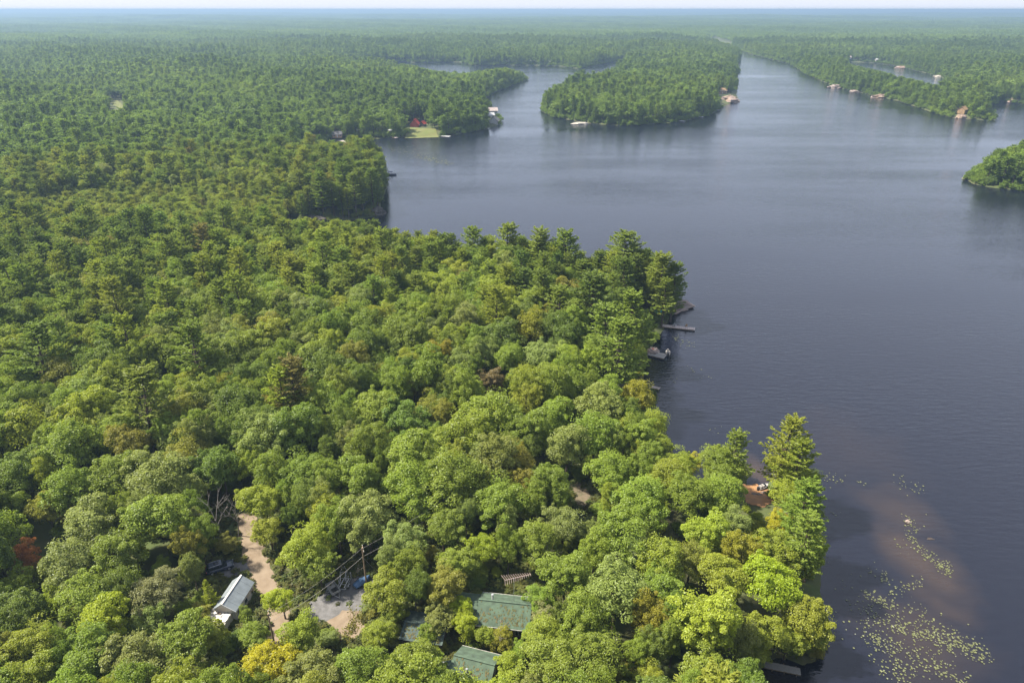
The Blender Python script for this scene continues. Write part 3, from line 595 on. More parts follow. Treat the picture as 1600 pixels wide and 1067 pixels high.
def solo(t, i):
    x, y, z0, h, r_, kind, colour, tint, picked = t; pin = kind != B_; vi = (7 if kind == C_ else i % 7) if pin else i % 9
    d = float(shore(np.array([x]), np.array([y]))[0]); q_, place = min((math.hypot(x - lx, y - ly), nm_) for lx, ly, nm_ in MARKS)
    place = place if q_ < 26 else 'at the lake edge' if d < 14 else 'in the woods behind the yard' if y < 150 else 'on the pine point' if x > -40 and y > 200 else 'in the deep forest west of the lake'
    size = 'tall' if h > (17.5 if pin else 13.5) else 'low' if h < (13.5 if pin else 9.5) else 'mid-sized'
    if pin: nm = 'spruce_tree' if kind == C_ else 'pine_tree'; lab = f"{size} {colour} {'narrow conical spruce' if kind == C_ else 'white pine with layered branches'} {place}"
    else: nm = 'broadleaf_tree'; lab = f"{size} {colour} {'broad' if r_ > 4.2 else 'compact'} broadleaf tree {place}"
    grp = lab; cat = 'tree'
    e = empty(nm, (x, y, z0), rng.uniform(0, 6.28), lab, cat, grp, (r_, r_, h))
    for nm2, me in (('trunk', (trunk_p if pin else trunk_b)[vi]), ('crown', (crown_p if pin else crown_b)[vi])):
        o = bpy.data.objects.new(nm2, me); COL.objects.link(o); o.parent = e
        if nm2 == 'crown': o['tint'] = [float(q) for q in tint]
for i, t in enumerate(SOLO_B + SOLO_P): solo(t, i)

WEEDS = []
# ------------------------------------------------------------------ the forest masses
def forest(name, meshes, pts, scl, tint, label, quarter=False):
    n = len(pts); me = bpy.data.meshes.new(name); me.vertices.add(n); me.vertices.foreach_set('co', np.asarray(pts, float).ravel())
    def attr(nm, ty, key, arr): at_ = me.attributes.new(nm, ty, 'POINT'); at_.data.foreach_set(key, np.ascontiguousarray(arr).ravel())
    attr('scl', 'FLOAT_VECTOR', 'vector', np.asarray(scl, float)); attr('tint', 'FLOAT_VECTOR', 'vector', np.asarray(tint, float))
    attr('rz', 'FLOAT', 'value', rng.integers(0, 4, n) * (math.pi / 2) if quarter else rng.uniform(0, 6.283, n)); attr('idx', 'INT', 'value', rng.integers(0, len(meshes), n).astype(np.int32))
    me.update(); o = bpy.data.objects.new(name, me); COL.objects.link(o); tag(o, label, kind='stuff')
    g = bpy.data.node_groups.new(name, 'GeometryNodeTree'); g.interface.new_socket('Geometry', in_out='INPUT', socket_type='NodeSocketGeometry'); g.interface.new_socket('Geometry', in_out='OUTPUT', socket_type='NodeSocketGeometry')
    N_ = g.nodes; L = g.links; gi = N_.new('NodeGroupInput'); go = N_.new('NodeGroupOutput'); jn = N_.new('GeometryNodeJoinGeometry')
    for k, m_ in enumerate(meshes):
        so = bpy.data.objects.new(name + '_sample', m_)
        oi = N_.new('GeometryNodeObjectInfo'); oi.inputs['Object'].default_value = so; oi.inputs['As Instance'].default_value = False
        ti = N_.new('GeometryNodeGeometryToInstance'); L.new(oi.outputs['Geometry'], ti.inputs[0]); L.new(ti.outputs[0], jn.inputs[0])
    def na(nm, ty):
        q = N_.new('GeometryNodeInputNamedAttribute'); q.data_type = ty; q.inputs['Name'].default_value = nm; return q.outputs[0]
    ip = N_.new('GeometryNodeInstanceOnPoints'); cx = N_.new('ShaderNodeCombineXYZ'); L.new(na('rz', 'FLOAT'), cx.inputs[2])
    L.new(gi.outputs[0], ip.inputs['Points']); L.new(jn.outputs[0], ip.inputs['Instance']); ip.inputs['Pick Instance'].default_value = True
    L.new(na('idx', 'INT'), ip.inputs['Instance Index']); L.new(cx.outputs[0], ip.inputs['Rotation']); L.new(na('scl', 'FLOAT_VECTOR'), ip.inputs['Scale']); L.new(ip.outputs[0], go.inputs[0])
    md = o.modifiers.new('scatter', 'NODES'); md.node_group = g
    return o
def dense_tint(x, y, pin):
    n = len(x); t = wob(x, y, 55, 7) * 0.7 + wob(x, y, 200, 9) * 0.8 + 0.34 * rng.normal(size=n) - 0.15
    a = np.array(PINEC['dark green'] if pin else GREEN['deep green']); b = np.array(PINEC['mid green'] if pin else GREEN['mid green']); c = np.array(PINEC['light yellow-green'] if pin else GREEN['yellow-green'])
    u = np.clip(t * 0.5 + 0.5, 0, 1)[:, None]; col = np.where(u < 0.5, a + (b - a) * u * 2, b + (c - b) * (u * 2 - 1))
    return col * np.array([1.30, 1.37, 1.15]) * rng.uniform(0.85, 1.12, (n, 1))
def jitter_grid(r0, r1, step, half):
    k = int(r1 / step) + 1; w_ = int(r1 * math.sin(half) / step) + 1
    gx, gy = np.meshgrid(np.arange(-w_, w_ + 1), np.arange(0, k + 1)); x = (gx + 0.5 * (gy % 2)) * step; y = gy * step
    x = x.ravel().astype(float); y = y.ravel().astype(float); x += rng.uniform(-0.42, 0.42, len(x)) * step; y += rng.uniform(-0.42, 0.42, len(y)) * step
    r = np.hypot(x, y); k = (r >= r0) & (r < r1) & (np.abs(np.arctan2(x, y)) < half); return x[k], y[k]
lists = {True: [[], [], []], False: [[], [], []]}
for pin, L in ((False, REST_B), (True, REST_P)):
    if not pin:
        for x, y, z0, r_, h in UNDER: lists[pin][0].append((x, y, z0)); lists[pin][1].append((r_, r_, h)); lists[pin][2].append(tint_of(B_, pick_colour(x, y, B_)))
    for t in L: lists[pin][0].append((t[0], t[1], t[2])); lists[pin][1].append((t[4], t[4], t[3])); lists[pin][2].append(t[7])
for pin, meshes, nm, lab in ((False, whole(BL, 'broadleaf_tree_mass', M['leaf']), 'broadleaf_forest', 'mass of smaller broadleaf trees filling the woods'), (True, whole(PN[:7], 'pine_tree_mass', M['needle']), 'pine_forest', 'mass of white pines filling the woods')):
    P, S, T = lists[pin]; forest(nm, meshes, P, S, T, lab)
MID_R = 2300.0
x, y = jitter_grid(NEAR_R, MID_R, 6.6, R(46)); xb, yb = jitter_grid(NEAR_R, MID_R, 3.6, R(46)); d = np.concatenate([shore(x[i:i + 40000], y[i:i + 40000]) for i in range(0, len(x), 40000)])
k = d > 1.0; x, y, d = x[k], y[k], d[k]; z = height(x, y, d) - 0.3; pn = rng.uniform(size=len(x)) < np.clip(0.28 + 0.25 * wob(x, y, 120, 6) + 0.35 * sstep(40, 5, d), 0.06, 0.9)
r_ = np.where(pn, rng.uniform(3.0, 5.2, len(x)), rng.uniform(3.4, 6.6, len(x))); h = np.where(pn, rng.uniform(12, 20, len(x)), rng.uniform(9.5, 16.5, len(x)))
sv = 1 + 0.28 * wob(x, y, 60, 12) + 0.15 * wob(x, y, 23, 13); r_ = r_ * np.clip(sv, 0.6, 1.4); h = h * np.clip(sv, 0.6, 1.35)
for s_ in (0.8, 0.75, 0.75):
    b = covers_water(x, y, z, h, r_); h = np.where(b, h * s_, h); r_ = np.where(b, r_ * s_, r_)
k = ~covers_water(x, y, z, h, r_) & ~covers_open(x, y, z, h, r_, 0.8)
for nm in ('lawn', 'marsh', 'meadow'):
    o = bpy.data.objects[nm]; ring = [tuple(v.co[:2]) for v in list(o.data.vertices)[-1 - 0 - len(o.data.vertices) // 6:-1]]; k &= ~in_poly(x, y, ring)
for pin, meshes, nm, lab in ((False, whole(BL3, 'far_broadleaf_mass', M['leaf']), 'distant_broadleaf_forest', 'distant broadleaf trees covering the far shores'), (True, whole(PN3, 'far_pine_mass', M['needle']), 'distant_pine_forest', 'distant pines covering the far shores')):
    q = k & (pn == pin); a1, a2, a3 = np.stack([x, y, z], -1)[q], np.stack([r_, r_, h], -1)[q], dense_tint(x[q], y[q], pin)
    if not pin:   # low growth right down to the waterline
        db = np.concatenate([shore(xb[i:i + 40000], yb[i:i + 40000]) for i in range(0, len(xb), 40000)]); kb = (db > -0.9) & (db < 11); bx, by_ = xb[kb], yb[kb]; bz = height(bx, by_, db[kb]); br = rng.uniform(1.8, 3.4, len(bx)); bh = br * rng.uniform(2.0, 3.0, len(bx))
        ppx, ppy, _ = project(bx, by_, bz + 0.65 * bh); kb = ~(in_poly(ppx, ppy, MASK) | in_poly(ppx, ppy, PMASK)) & ~covers_open(bx, by_, bz, bh, br, 0.6); bx, by_, bz, br, bh = bx[kb], by_[kb], bz[kb], br[kb], bh[kb]
        a1 = np.concatenate([a1, np.stack([bx, by_, bz - 0.33 * bh], -1)]); a2 = np.concatenate([a2, np.stack([br, br, bh], -1)]); a3 = np.concatenate([a3, dense_tint(bx, by_, False)])
    rr_ = np.hypot(a1[:, 0], a1[:, 1]); nr = rr_ < 1050; forest(nm, whole(PN2 if pin else BL2, nm, M['needle' if pin else 'leaf']), a1[nr], a2[nr], a3[nr], lab); forest(nm, meshes, a1[~nr], a2[~nr], a3[~nr], lab.replace('distant', 'most distant'))
def canopy_patch(size, n, leaves, leaf, seed):
    g = np.random.default_rng(seed); C, N, S, T = [], [], [], []
    for i in range(n):
        cx, cy_ = g.uniform(-0.5, 0.5, 2) * size; pinny = g.uniform() < 0.5; hh = g.uniform(13, 21) if pinny else g.uniform(10, 15); rr_ = g.uniform(2.2, 3.6) if pinny else g.uniform(3.4, 5.2); s = (size / math.sqrt(n)) / 6.5
        q = unit(g.normal(size=(leaves, 3)) + np.array([0, 0, 0.5])); q[:, 2] = np.abs(q[:, 2]) * 1.0 - 0.15
        c = np.array([cx, cy_, hh * 0.55]) + q * np.array([rr_ * s, rr_ * s, hh * 0.45]); 
        if pinny: c[:, :2] = np.array([cx, cy_]) + (c[:, :2] - np.array([cx, cy_])) * (1.15 - 0.75 * (c[:, 2:] - hh * 0.5) / (hh * 0.5)).clip(0.2, 1.3)
        C.append(c); N.append(unit(q + np.array([0, 0, 0.5]) + g.normal(size=(leaves, 3)) * 0.4)); S.append(g.uniform(0.7, 1.2, leaves) * leaf * s ** 0.7); T.append(np.clip(np.full(leaves, g.uniform(0.3, 0.7)) + g.normal(size=leaves) * 0.1, 0, 1))
    C, N, S, T = map(np.concatenate, (C, N, S, T)); V = leaf_arrays(C, N, S, 0.8); return mesh_from('canopy', V, np.arange(4 * len(C)).reshape(-1, 4), None, [M['needle']], T)
P, S, T = [], [], []
for r0, r1, size, n, leaves, leaf in ((MID_R, 5200, 40, 38, 26, 1.25), (5200, 14000, 120, 200, 10, 2.6), (14000, 39500, 400, 700, 5, 5.5)):
    x, y = jitter_grid(r0 - size * 0.3, r1, size * 0.86, R(44)); d = shore(x, y); k = d > size * 0.45; x, y, d = x[k], y[k], d[k]; z = height(x, y, d)
    o = forest('far_forest', [canopy_patch(size, n, leaves, leaf, 700 + q) for q in range(4)], np.stack([x, y, z - 0.5], -1), np.ones((len(x), 3)), 0.5 * (dense_tint(x, y, True) + dense_tint(x, y, False)), {40: 'far forest beyond the lake inlets', 120: 'hazy forest in the far distance', 400: 'bluish forest stretching to the horizon'}[size], True)

# weeds and rough grass on the open ground round the yard and houses
wx, wy = [], []
a0, a1 = at(300, 1090, 4), at(900, 1090, 4)
for k in range(9000):
    x, y = at(rng.uniform(280, 940), rng.uniform(740, 1090), 4.0); wx.append(x); wy.append(y)
wx, wy = np.array(wx), np.array(wy)
k = np.ones(len(wx), bool)
for i in range(len(tp) - 1):
    k &= seg_dist(wx, wy, np.array([tp[i][:2], tp[i + 1][:2]])) > 1.75
for nm in ('gravel_yard', 'sandy_yard', 'parking_pad', 'clearing'):
    ring = [tuple(v.co[:2]) for v in list(bpy.data.objects[nm].data.vertices)[-1 - len(bpy.data.objects[nm].data.vertices) // 6:-1]]; c_ = np.mean(ring, 0); ring = [tuple(c_ + (np.array(r0) - c_) * 0.95) for r0 in ring]; k &= ~in_poly(wx, wy, ring) | (rng.uniform(size=len(wx)) < 0.03)
wx, wy = wx[k], wy[k]; wr = rng.uniform(0.25, 0.8, len(wx)); wh = wr * rng.uniform(1.2, 2.2, len(wx))
wt = np.array([0.105, 0.125, 0.03]) * rng.uniform(0.6, 1.3, (len(wx), 1)) * np.array([1, 1, 1]) + rng.uniform(0, 0.03, (len(wx), 3)) * np.array([1, 0.6, 0])
forest('weeds', whole(BL3, 'weed_clump', M['leaf']), np.stack([wx, wy, height(wx, wy) - 0.35 * wh], -1), np.stack([wr, wr, wh], -1), wt, 'rough grass and weeds round the yard and houses')

# ------------------------------------------------------------------ buildings
def V3(p, z): return Vector((p[0], p[1], z))
def roof_slab(b, x0, x1, half, z_eave, z_ridge, side, th=0.14, over=0.0):
    """one sloping slab of a gable roof, side = -1 or +1 in local y"""
    ye = side * (half + over); sl = (z_ridge - z_eave) / half; ze = z_eave - over * sl
    top = [(x0, 0, z_ridge), (x1, 0, z_ridge), (x1, ye, ze), (x0, ye, ze)]
    if side > 0: top = top[::-1]
    b.loft([[(p[0], p[1], p[2]) for p in top], [(p[0], p[1], p[2] + th) for p in top]])
def gable_house(name, loc, rz, L, W, hw, hr, roof, wall, label, windows=2, chimney=True, door=True, over=0.45, cat='house', group=None):
    """x along the ridge; front slope faces local -y"""
    e = empty(name, loc, rz, label, cat, group)
    b = MB(); l, w_ = L / 2, W / 2
    b.loft([[(-l, -w_, -0.5), (-l, w_, -0.5), (-l, w_, hw), (-l, 0, hw + hr), (-l, -w_, hw)], [(l, -w_, -0.5), (l, w_, -0.5), (l, w_, hw), (l, 0, hw + hr), (l, -w_, hw)]]).build('wall', wall, e)
    rf = None
    for s_ in (-1, 1):
        b = MB(); roof_slab(b, -l - over, l + over, w_, hw + 0.03, hw + hr + 0.03, s_, 0.13, over); o = b.build('roof', roof, e); rf = rf or o
    b = MB(); b.box((0, 0, hw + hr + 0.20), (L + 2 * over, 0.34, 0.08)); b.build('ridge_cap', roof, rf)
    for s_ in (-1, 1):
        b = MB(); ye = s_ * (w_ + over); ze = hw - over * hr / w_; b.box((0, ye + s_ * 0.03, ze + 0.06), (L + 2 * over + 0.02, 0.05, 0.2)); b.build('fascia', M['trim'] if roof is M['teal_roof'] else M['white_weather'], e)
    for s_ in (-1, 1):
        for k in range(windows):
            x = -l + L * (k + 0.5) / windows
            if door and s_ < 0 and k == windows // 2:
                d_ = MB(); d_.box((x, s_ * (w_ + 0.03), 1.0), (0.95, 0.07, 2.05)); dd = d_.build('door', M['white_weather'], e); h_ = MB(); h_.box((x + 0.36, s_ * (w_ + 0.09), 1.0), (0.05, 0.06, 0.14)); h_.build('handle', M['metal'], dd); continue
            f = MB(); f.box((x, s_ * (w_ + 0.02), hw * 0.55), (1.3, 0.06, 1.1)); ff = f.build('window', M['white'], e)
            p = MB()
            for q in (-0.31, 0.31): p.box((x + q, s_ * (w_ + 0.055), hw * 0.55), (0.54, 0.03, 0.92))
            p.build('pane', M['glass'], ff)
    if chimney:
        c = MB(); c.tube([(-l * 0.55, 0.5, hw), (-l * 0.55, 0.5, hw + hr + 0.9)], 0.16, 8); ch = c.build('chimney_pipe', M['white'], e); c = MB(); c.tube([(-l * 0.55, 0.5, hw + hr + 0.9), (-l * 0.55, 0.5, hw + hr + 1.05)], [0.26, 0.2], 8); c.build('rain_cap', M['metal'], ch)
    return e
def ridge_frame(pa, pb, pe, zr, ze):
    """ridge ends and one front eave corner in pixels -> origin, rotation, length, half width"""
    A, B, E = V3(at(*pa, zr), 0), V3(at(*pb, zr), 0), V3(at(*pe, ze), 0); d = (B - A); L = d.length; d.normalize(); n = Vector((-d.y, d.x, 0)); return (A + B) / 2, math.atan2(d.y, d.x), L, abs((E - A).dot(n))
G = 4.0
c, rz, L, hw_ = ridge_frame((748, 936), (831, 945), (826, 984), 8.6, 6.9)
main_house = gable_house('cottage', (c.x, c.y, G - 0.02), rz, L - 0.9, 2 * (hw_ - 0.45), 2.75, 1.75, M['green_roof'], M['brown_wall'], 'long cottage with weathered green roof half hidden behind lime trees', 3, True)
# the lower wing beside it, part of the same house
ml_ = L - 0.9
b = MB(); b.box((-ml_ / 2 - 2.6, -0.2, 1.1), (5.2, 5.0, 3.2)); b.build('wing_wall', M['brown_wall'], main_house)
for s_ in (-1, 1):
    b = MB(); b2 = MB(); roof_slab(b2, -ml_ / 2 - 5.6, -ml_ / 2 - 0.5, 2.6, 2.72, 3.75, s_, 0.12, 0.35); b2.build('wing_roof', M['green_roof'], main_house)
b = MB(); b.face([(-ml_ / 2 - 0.47, -2.9, 2.5), (-ml_ / 2 - 0.47, 0, 3.85), (-ml_ / 2 - 0.47, 0, 4.5), (-ml_ / 2 - 0.47, -3.1, 2.9)]); b.build('painted_step_shade', mat('dark blue painted shade', (0.03, 0.04, 0.06), 0.6), main_house)  # dark sheet standing in for the shadow at the step between the roofs
p = at(655, 976, 6.6); gar = gable_house('garage', (p[0] + 1.0, p[1] - 0.2, G - 0.02), rz - 0.03, 6.4, 5.2, 2.2, 0.55, M['teal_roof'], M['brown_wall'], 'low garage with faded teal roof shaded by trees', 2, False, False, 0.3, 'garage')
b = MB(); b.tube([(-0.6, -1.2, 2.5), (-0.6, -1.2, 3.15)], 0.07, 6); b.build('vent_pipe', M['white'], gar)
c, rz2, L2, hw2 = ridge_frame((712, 1024), (771, 1039), (752, 1075), 8.2, 6.6)
h2 = gable_house('cottage', (c.x, c.y, G - 0.02), rz2, L2 - 0.4, 2 * max(3.0, hw2 - 0.4), 2.5, 1.7, M['green_roof'], M['grey_wall'], 'green roofed cottage with a cross gable and roof vent, below the long cottage', 3, False)
w2 = max(3.0, hw2 - 0.4); b = MB()
b.loft([[(-2.9, -0.4, 4.05), (-0.3, -0.4, 2.45), (-5.5, -0.4, 2.45)], [(-2.9, -w2 - 3.6, 4.05), (-0.3, -w2 - 3.6, 2.45), (-5.5, -w2 - 3.6, 2.45)]]); b.build('cross_gable_roof', M['green_roof'], h2)
b = MB(); b.box((-2.9, -w2 - 1.6, 1.0), (4.6, 3.4, 2.9)); b.build('cross_gable_wall', M['grey_wall'], h2)
b = MB(); b.tube([(-0.6, -1.7, 3.0), (-0.6, -1.7, 4.1)], 0.15, 8); v_ = b.build('vent_pipe', M['white'], h2); b = MB(); b.tube([(-0.6, -1.7, 4.1), (-0.6, -1.7, 4.3)], [0.24, 0.16], 8); b.build('rain_cap', M['metal'], v_)
b = MB(); b.box((-4.2, -w2 + 1.4, 3.5), (0.5, 0.5, 1.1)); b.build('chimney', M['white_weather'], h2)
# fallen leaves and moss caught on the roofs
def litter(parent, x0, x1, half, z_eave, z_ridge, n, seed):
    g = random.Random(seed); b = MB()
    for k in range(n):
        x = g.uniform(x0, x1); t = g.random() ** 0.6; y = -half * t; z = z_ridge + (z_eave - z_ridge) * t + 0.19; s_ = g.uniform(0.05, 0.22); a = g.uniform(0, 6.28); sl = (z_ridge - z_eave) / half
        b.face([(x + math.cos(a + q) * s_ * g.uniform(0.6, 1), y + math.sin(a + q) * s_, z + sl * math.sin(a + q) * s_) for q in (0, 1.3, 2.5, 3.8, 5.0)])
    tag(b.build('leaf_litter', mat('fallen leaves', (0.11, 0.085, 0.04), 1.0, 3, col2=(0.06, 0.075, 0.03)), parent), kind='stuff')
litter(main_house, -ml_ / 2, ml_ / 2, hw_ - 0.45, 2.78, 4.53, 130, 1); litter(gar, -3.1, 3.1, 2.6, 2.23, 2.78, 160, 2); litter(h2, -L2 / 2 + 0.3, L2 / 2 - 0.3, w2, 2.53, 4.23, 110, 3)
# old cabin with a metal roof, its lean-to collapsing under leaves
A, B = Vector((*at(346, 944, G + 4.0), 0)), Vector((*at(377, 898, G + 4.0), 0)); E = Vector((*at(375, 945, G + 2.7), 0)); d = (B - A); Lc = d.length; d.normalize(); n = Vector((d.y, -d.x, 0)); wc = (E - A).dot(n); c = (A + B) / 2
cab = empty('cabin', (c.x, c.y, G - 0.02), math.atan2(d.y, d.x), 'old cabin with dull grey metal roof beside the dirt track', 'cabin')
hl = Lc / 2; wr = max(2.2, wc)
b = MB(); b.loft([[(-hl + 0.3, -wr + 0.3, -0.4), (-hl + 0.3, 1.6, -0.4), (-hl + 0.3, 1.6, 2.55), (-hl + 0.3, 0, 3.95), (-hl + 0.3, -wr + 0.3, 2.75)], [(hl - 0.3, -wr + 0.3, -0.4), (hl - 0.3, 1.6, -0.4), (hl - 0.3, 1.6, 2.55), (hl - 0.3, 0, 3.95), (hl - 0.3, -wr + 0.3, 2.75)]]).build('wall', M['white_weather'], cab)
nsh = 6
for k in range(nsh):      # roof sheets with raised seams
    x0, x1 = -hl + Lc * k / nsh, -hl + Lc * (k + 1) / nsh - 0.02
    for s_, ww, ze in ((-1, wr, 2.66), (1, 1.9, 2.45)):
        b = MB(); roof_slab(b, x0, x1, ww, ze, 4.0, s_, 0.05 + 0.012 * (k % 2)); b.build('roof_sheet', M['grey_metal'], cab)
b = MB(); b.box((0, 0, 4.07), (Lc, 0.3, 0.06)); b.build('ridge_cap', M['white_weather'], cab)
b = MB(); b.loft([[(-hl - 0.06, -wr - 0.1, 2.45), (-hl - 0.06, 0, 3.75), (-hl - 0.06, 0, 4.05), (-hl - 0.06, -wr - 0.1, 2.75)], [(-hl, -wr - 0.1, 2.45), (-hl, 0, 3.75), (-hl, 0, 4.05), (-hl, -wr - 0.1, 2.75)]]).build('barge_board', M['white'], cab)
for k in range(3):
    f = MB(); f.box((-hl + 1.3 + k * 2.2, -wr + 0.28, 1.5), (0.9, 0.08, 0.9)); ff = f.build('window', M['white'], cab); f = MB(); f.box((-hl + 1.3 + k * 2.2, -wr + 0.23, 1.5), (0.74, 0.04, 0.74)); f.build('pane', M['glass'], ff)
rc = Vector((*at(340, 966, G + 2.0), 0)); ru = empty('lean_to', (rc.x, rc.y, G - 0.02), math.atan2(d.y, d.x), 'collapsing white lean-to strewn with debris at the end of the old cabin', 'shed')
random.seed(5)
for k in range(9):
    b = MB(); x0 = -2.1 + k * 0.48; z = 2.1 + random.uniform(-0.25, 0.1)
    b.loft([[(x0, -1.7, z + 0.1), (x0 + 0.44, -1.7, z + 0.1), (x0 + 0.44, 2.3 + random.uniform(-0.5, 0.2), z - 0.5 + random.uniform(-0.3, 0.1)), (x0, 2.3, z - 0.5)], [(x0, -1.7, z + 0.15), (x0 + 0.44, -1.7, z + 0.15), (x0 + 0.44, 2.3, z - 0.42), (x0, 2.3, z - 0.42)]]); b.build('roof_board', M['white_weather'], ru)
for k in range(8):
    b = MB(); b.box((-1.9 + k * 0.54, -1.72, 1.0), (0.48, 0.06, 2.2 + random.uniform(-0.2, 0.1))); b.build('wall_board', M['white_weather'], ru)
for sx, sy in ((-2, 2.1), (2, 2.1), (2, -1.6), (-2, -1.6)):
    b = MB(); b.box((sx, sy, 0.8), (0.14, 0.14, 1.9)); b.build('post', M['pole'], ru)
for k in range(14):
    b = MB(); b.box((random.uniform(-1.8, 1.8), random.uniform(-1, 2), 2.0 + random.uniform(-0.1, 0.15)), (random.uniform(0.2, 0.9), 0.12, 0.06), random.uniform(0, 3)); b.build('debris', random.choice([M['pole'], M['white'], M['brown_wall']]), ru)

# ------------------------------------------------------------------ vehicles and trailers
def wheel(parent, x, y, r_, w_, m=None):
    t = MB(); t.tube([(x, y - w_ / 2, r_), (x, y + w_ / 2, r_)], r_, 18); o = t.build('wheel', M['rubber'], parent); s_ = 1 if y > 0 else -1
    t = MB(); t.tube([(x, y + s_ * (w_ / 2 - 0.01), r_), (x, y + s_ * (w_ / 2 + 0.02), r_)], r_ * 0.62, 14); t.build('rim', M['metal'], o); return o
def build_suv():
    a, b_ = gp(327, 895), gp(364, 883); d = b_ - a; c = gp(345, 890)
    e = empty('parked_car', (c.x, c.y, c.z + 0.11), math.atan2(d.y, d.x), 'slate blue estate car parked on the gravel pad beside the track', 'car')
    def ring(x, hw, zb, zt, cr=0.12): return [(x, -hw, zb + cr), (x, -hw + cr, zb), (x, hw - cr, zb), (x, hw, zb + cr), (x, hw, zt - cr), (x, hw - cr, zt), (x, -hw + cr, zt), (x, -hw, zt - cr)]
    b = MB(); b.loft([ring(-2.35, 0.72, 0.42, 0.80), ring(-2.28, 0.86, 0.30, 0.96), ring(-1.6, 0.93, 0.24, 1.02), ring(0, 0.94, 0.22, 1.02), ring(1.0, 0.94, 0.22, 1.02), ring(1.7, 0.91, 0.24, 0.96), ring(2.2, 0.84, 0.30, 0.86), ring(2.36, 0.68, 0.40, 0.74)]); b.build('body', M['car'], e, True)
    def gr(x, hw, zb): return [(x, -hw, zb), (x, hw, zb), (x, hw * 0.80, 1.60 if -1.8 < x < 0.8 else zb + 0.02), (x, -hw * 0.80, 1.60 if -1.8 < x < 0.8 else zb + 0.02)]
    b = MB(); b.loft([gr(-2.2, 0.84, 1.0), gr(-1.75, 0.86, 1.0), gr(-0.5, 0.87, 1.0), gr(0.35, 0.87, 1.0), gr(1.2, 0.82, 0.99)]); b.build('cabin_glass', M['glass'], e)
    b = MB(); b.loft([[(-1.85, -0.70, 1.585), (-1.85, 0.70, 1.585), (-1.8, 0.60, 1.655), (-1.8, -0.60, 1.655)], [(0.42, -0.70, 1.58), (0.42, 0.70, 1.58), (0.36, 0.60, 1.645), (0.36, -0.60, 1.645)]]); rf = b.build('roof', M['car'], e)
    b = MB(); b.box((-0.5, 0, 1.66), (0.9, 0.8, 0.02)); b.build('sunroof', M['glass'], rf)
    for s_ in (-1, 1):
        b = MB(); b.tube([(-1.7, s_ * 0.62, 1.70), (0.25, s_ * 0.62, 1.70)], 0.025, 6); b.build('roof_rail', M['metal'], rf)
        for x in (-1.45, 1.42): wheel(e, x, s_ * 0.84, 0.35, 0.24)
        b = MB(); b.box((2.25, s_ * 0.62, 0.70), (0.16, 0.30, 0.14)); b.build('headlight', M['lamp'], e)
        b = MB(); b.box((-2.30, s_ * 0.70, 0.84), (0.10, 0.22, 0.16)); b.build('taillight', M['red'], e)
        b = MB(); b.box((0.72, s_ * 1.02, 1.06), (0.14, 0.20, 0.13)); b.build('wing_mirror', M['car'], e)
        for x in (-1.05, -0.05): 
            b = MB(); b.box((x, s_ * 0.80, 1.30), (0.07, 0.05, 0.58)); b.build('pillar', M['car'], e)
    b = MB(); b.box((2.34, 0, 0.45), (0.08, 1.1, 0.16)); b.build('grille', M['trim'], e)
build_suv()
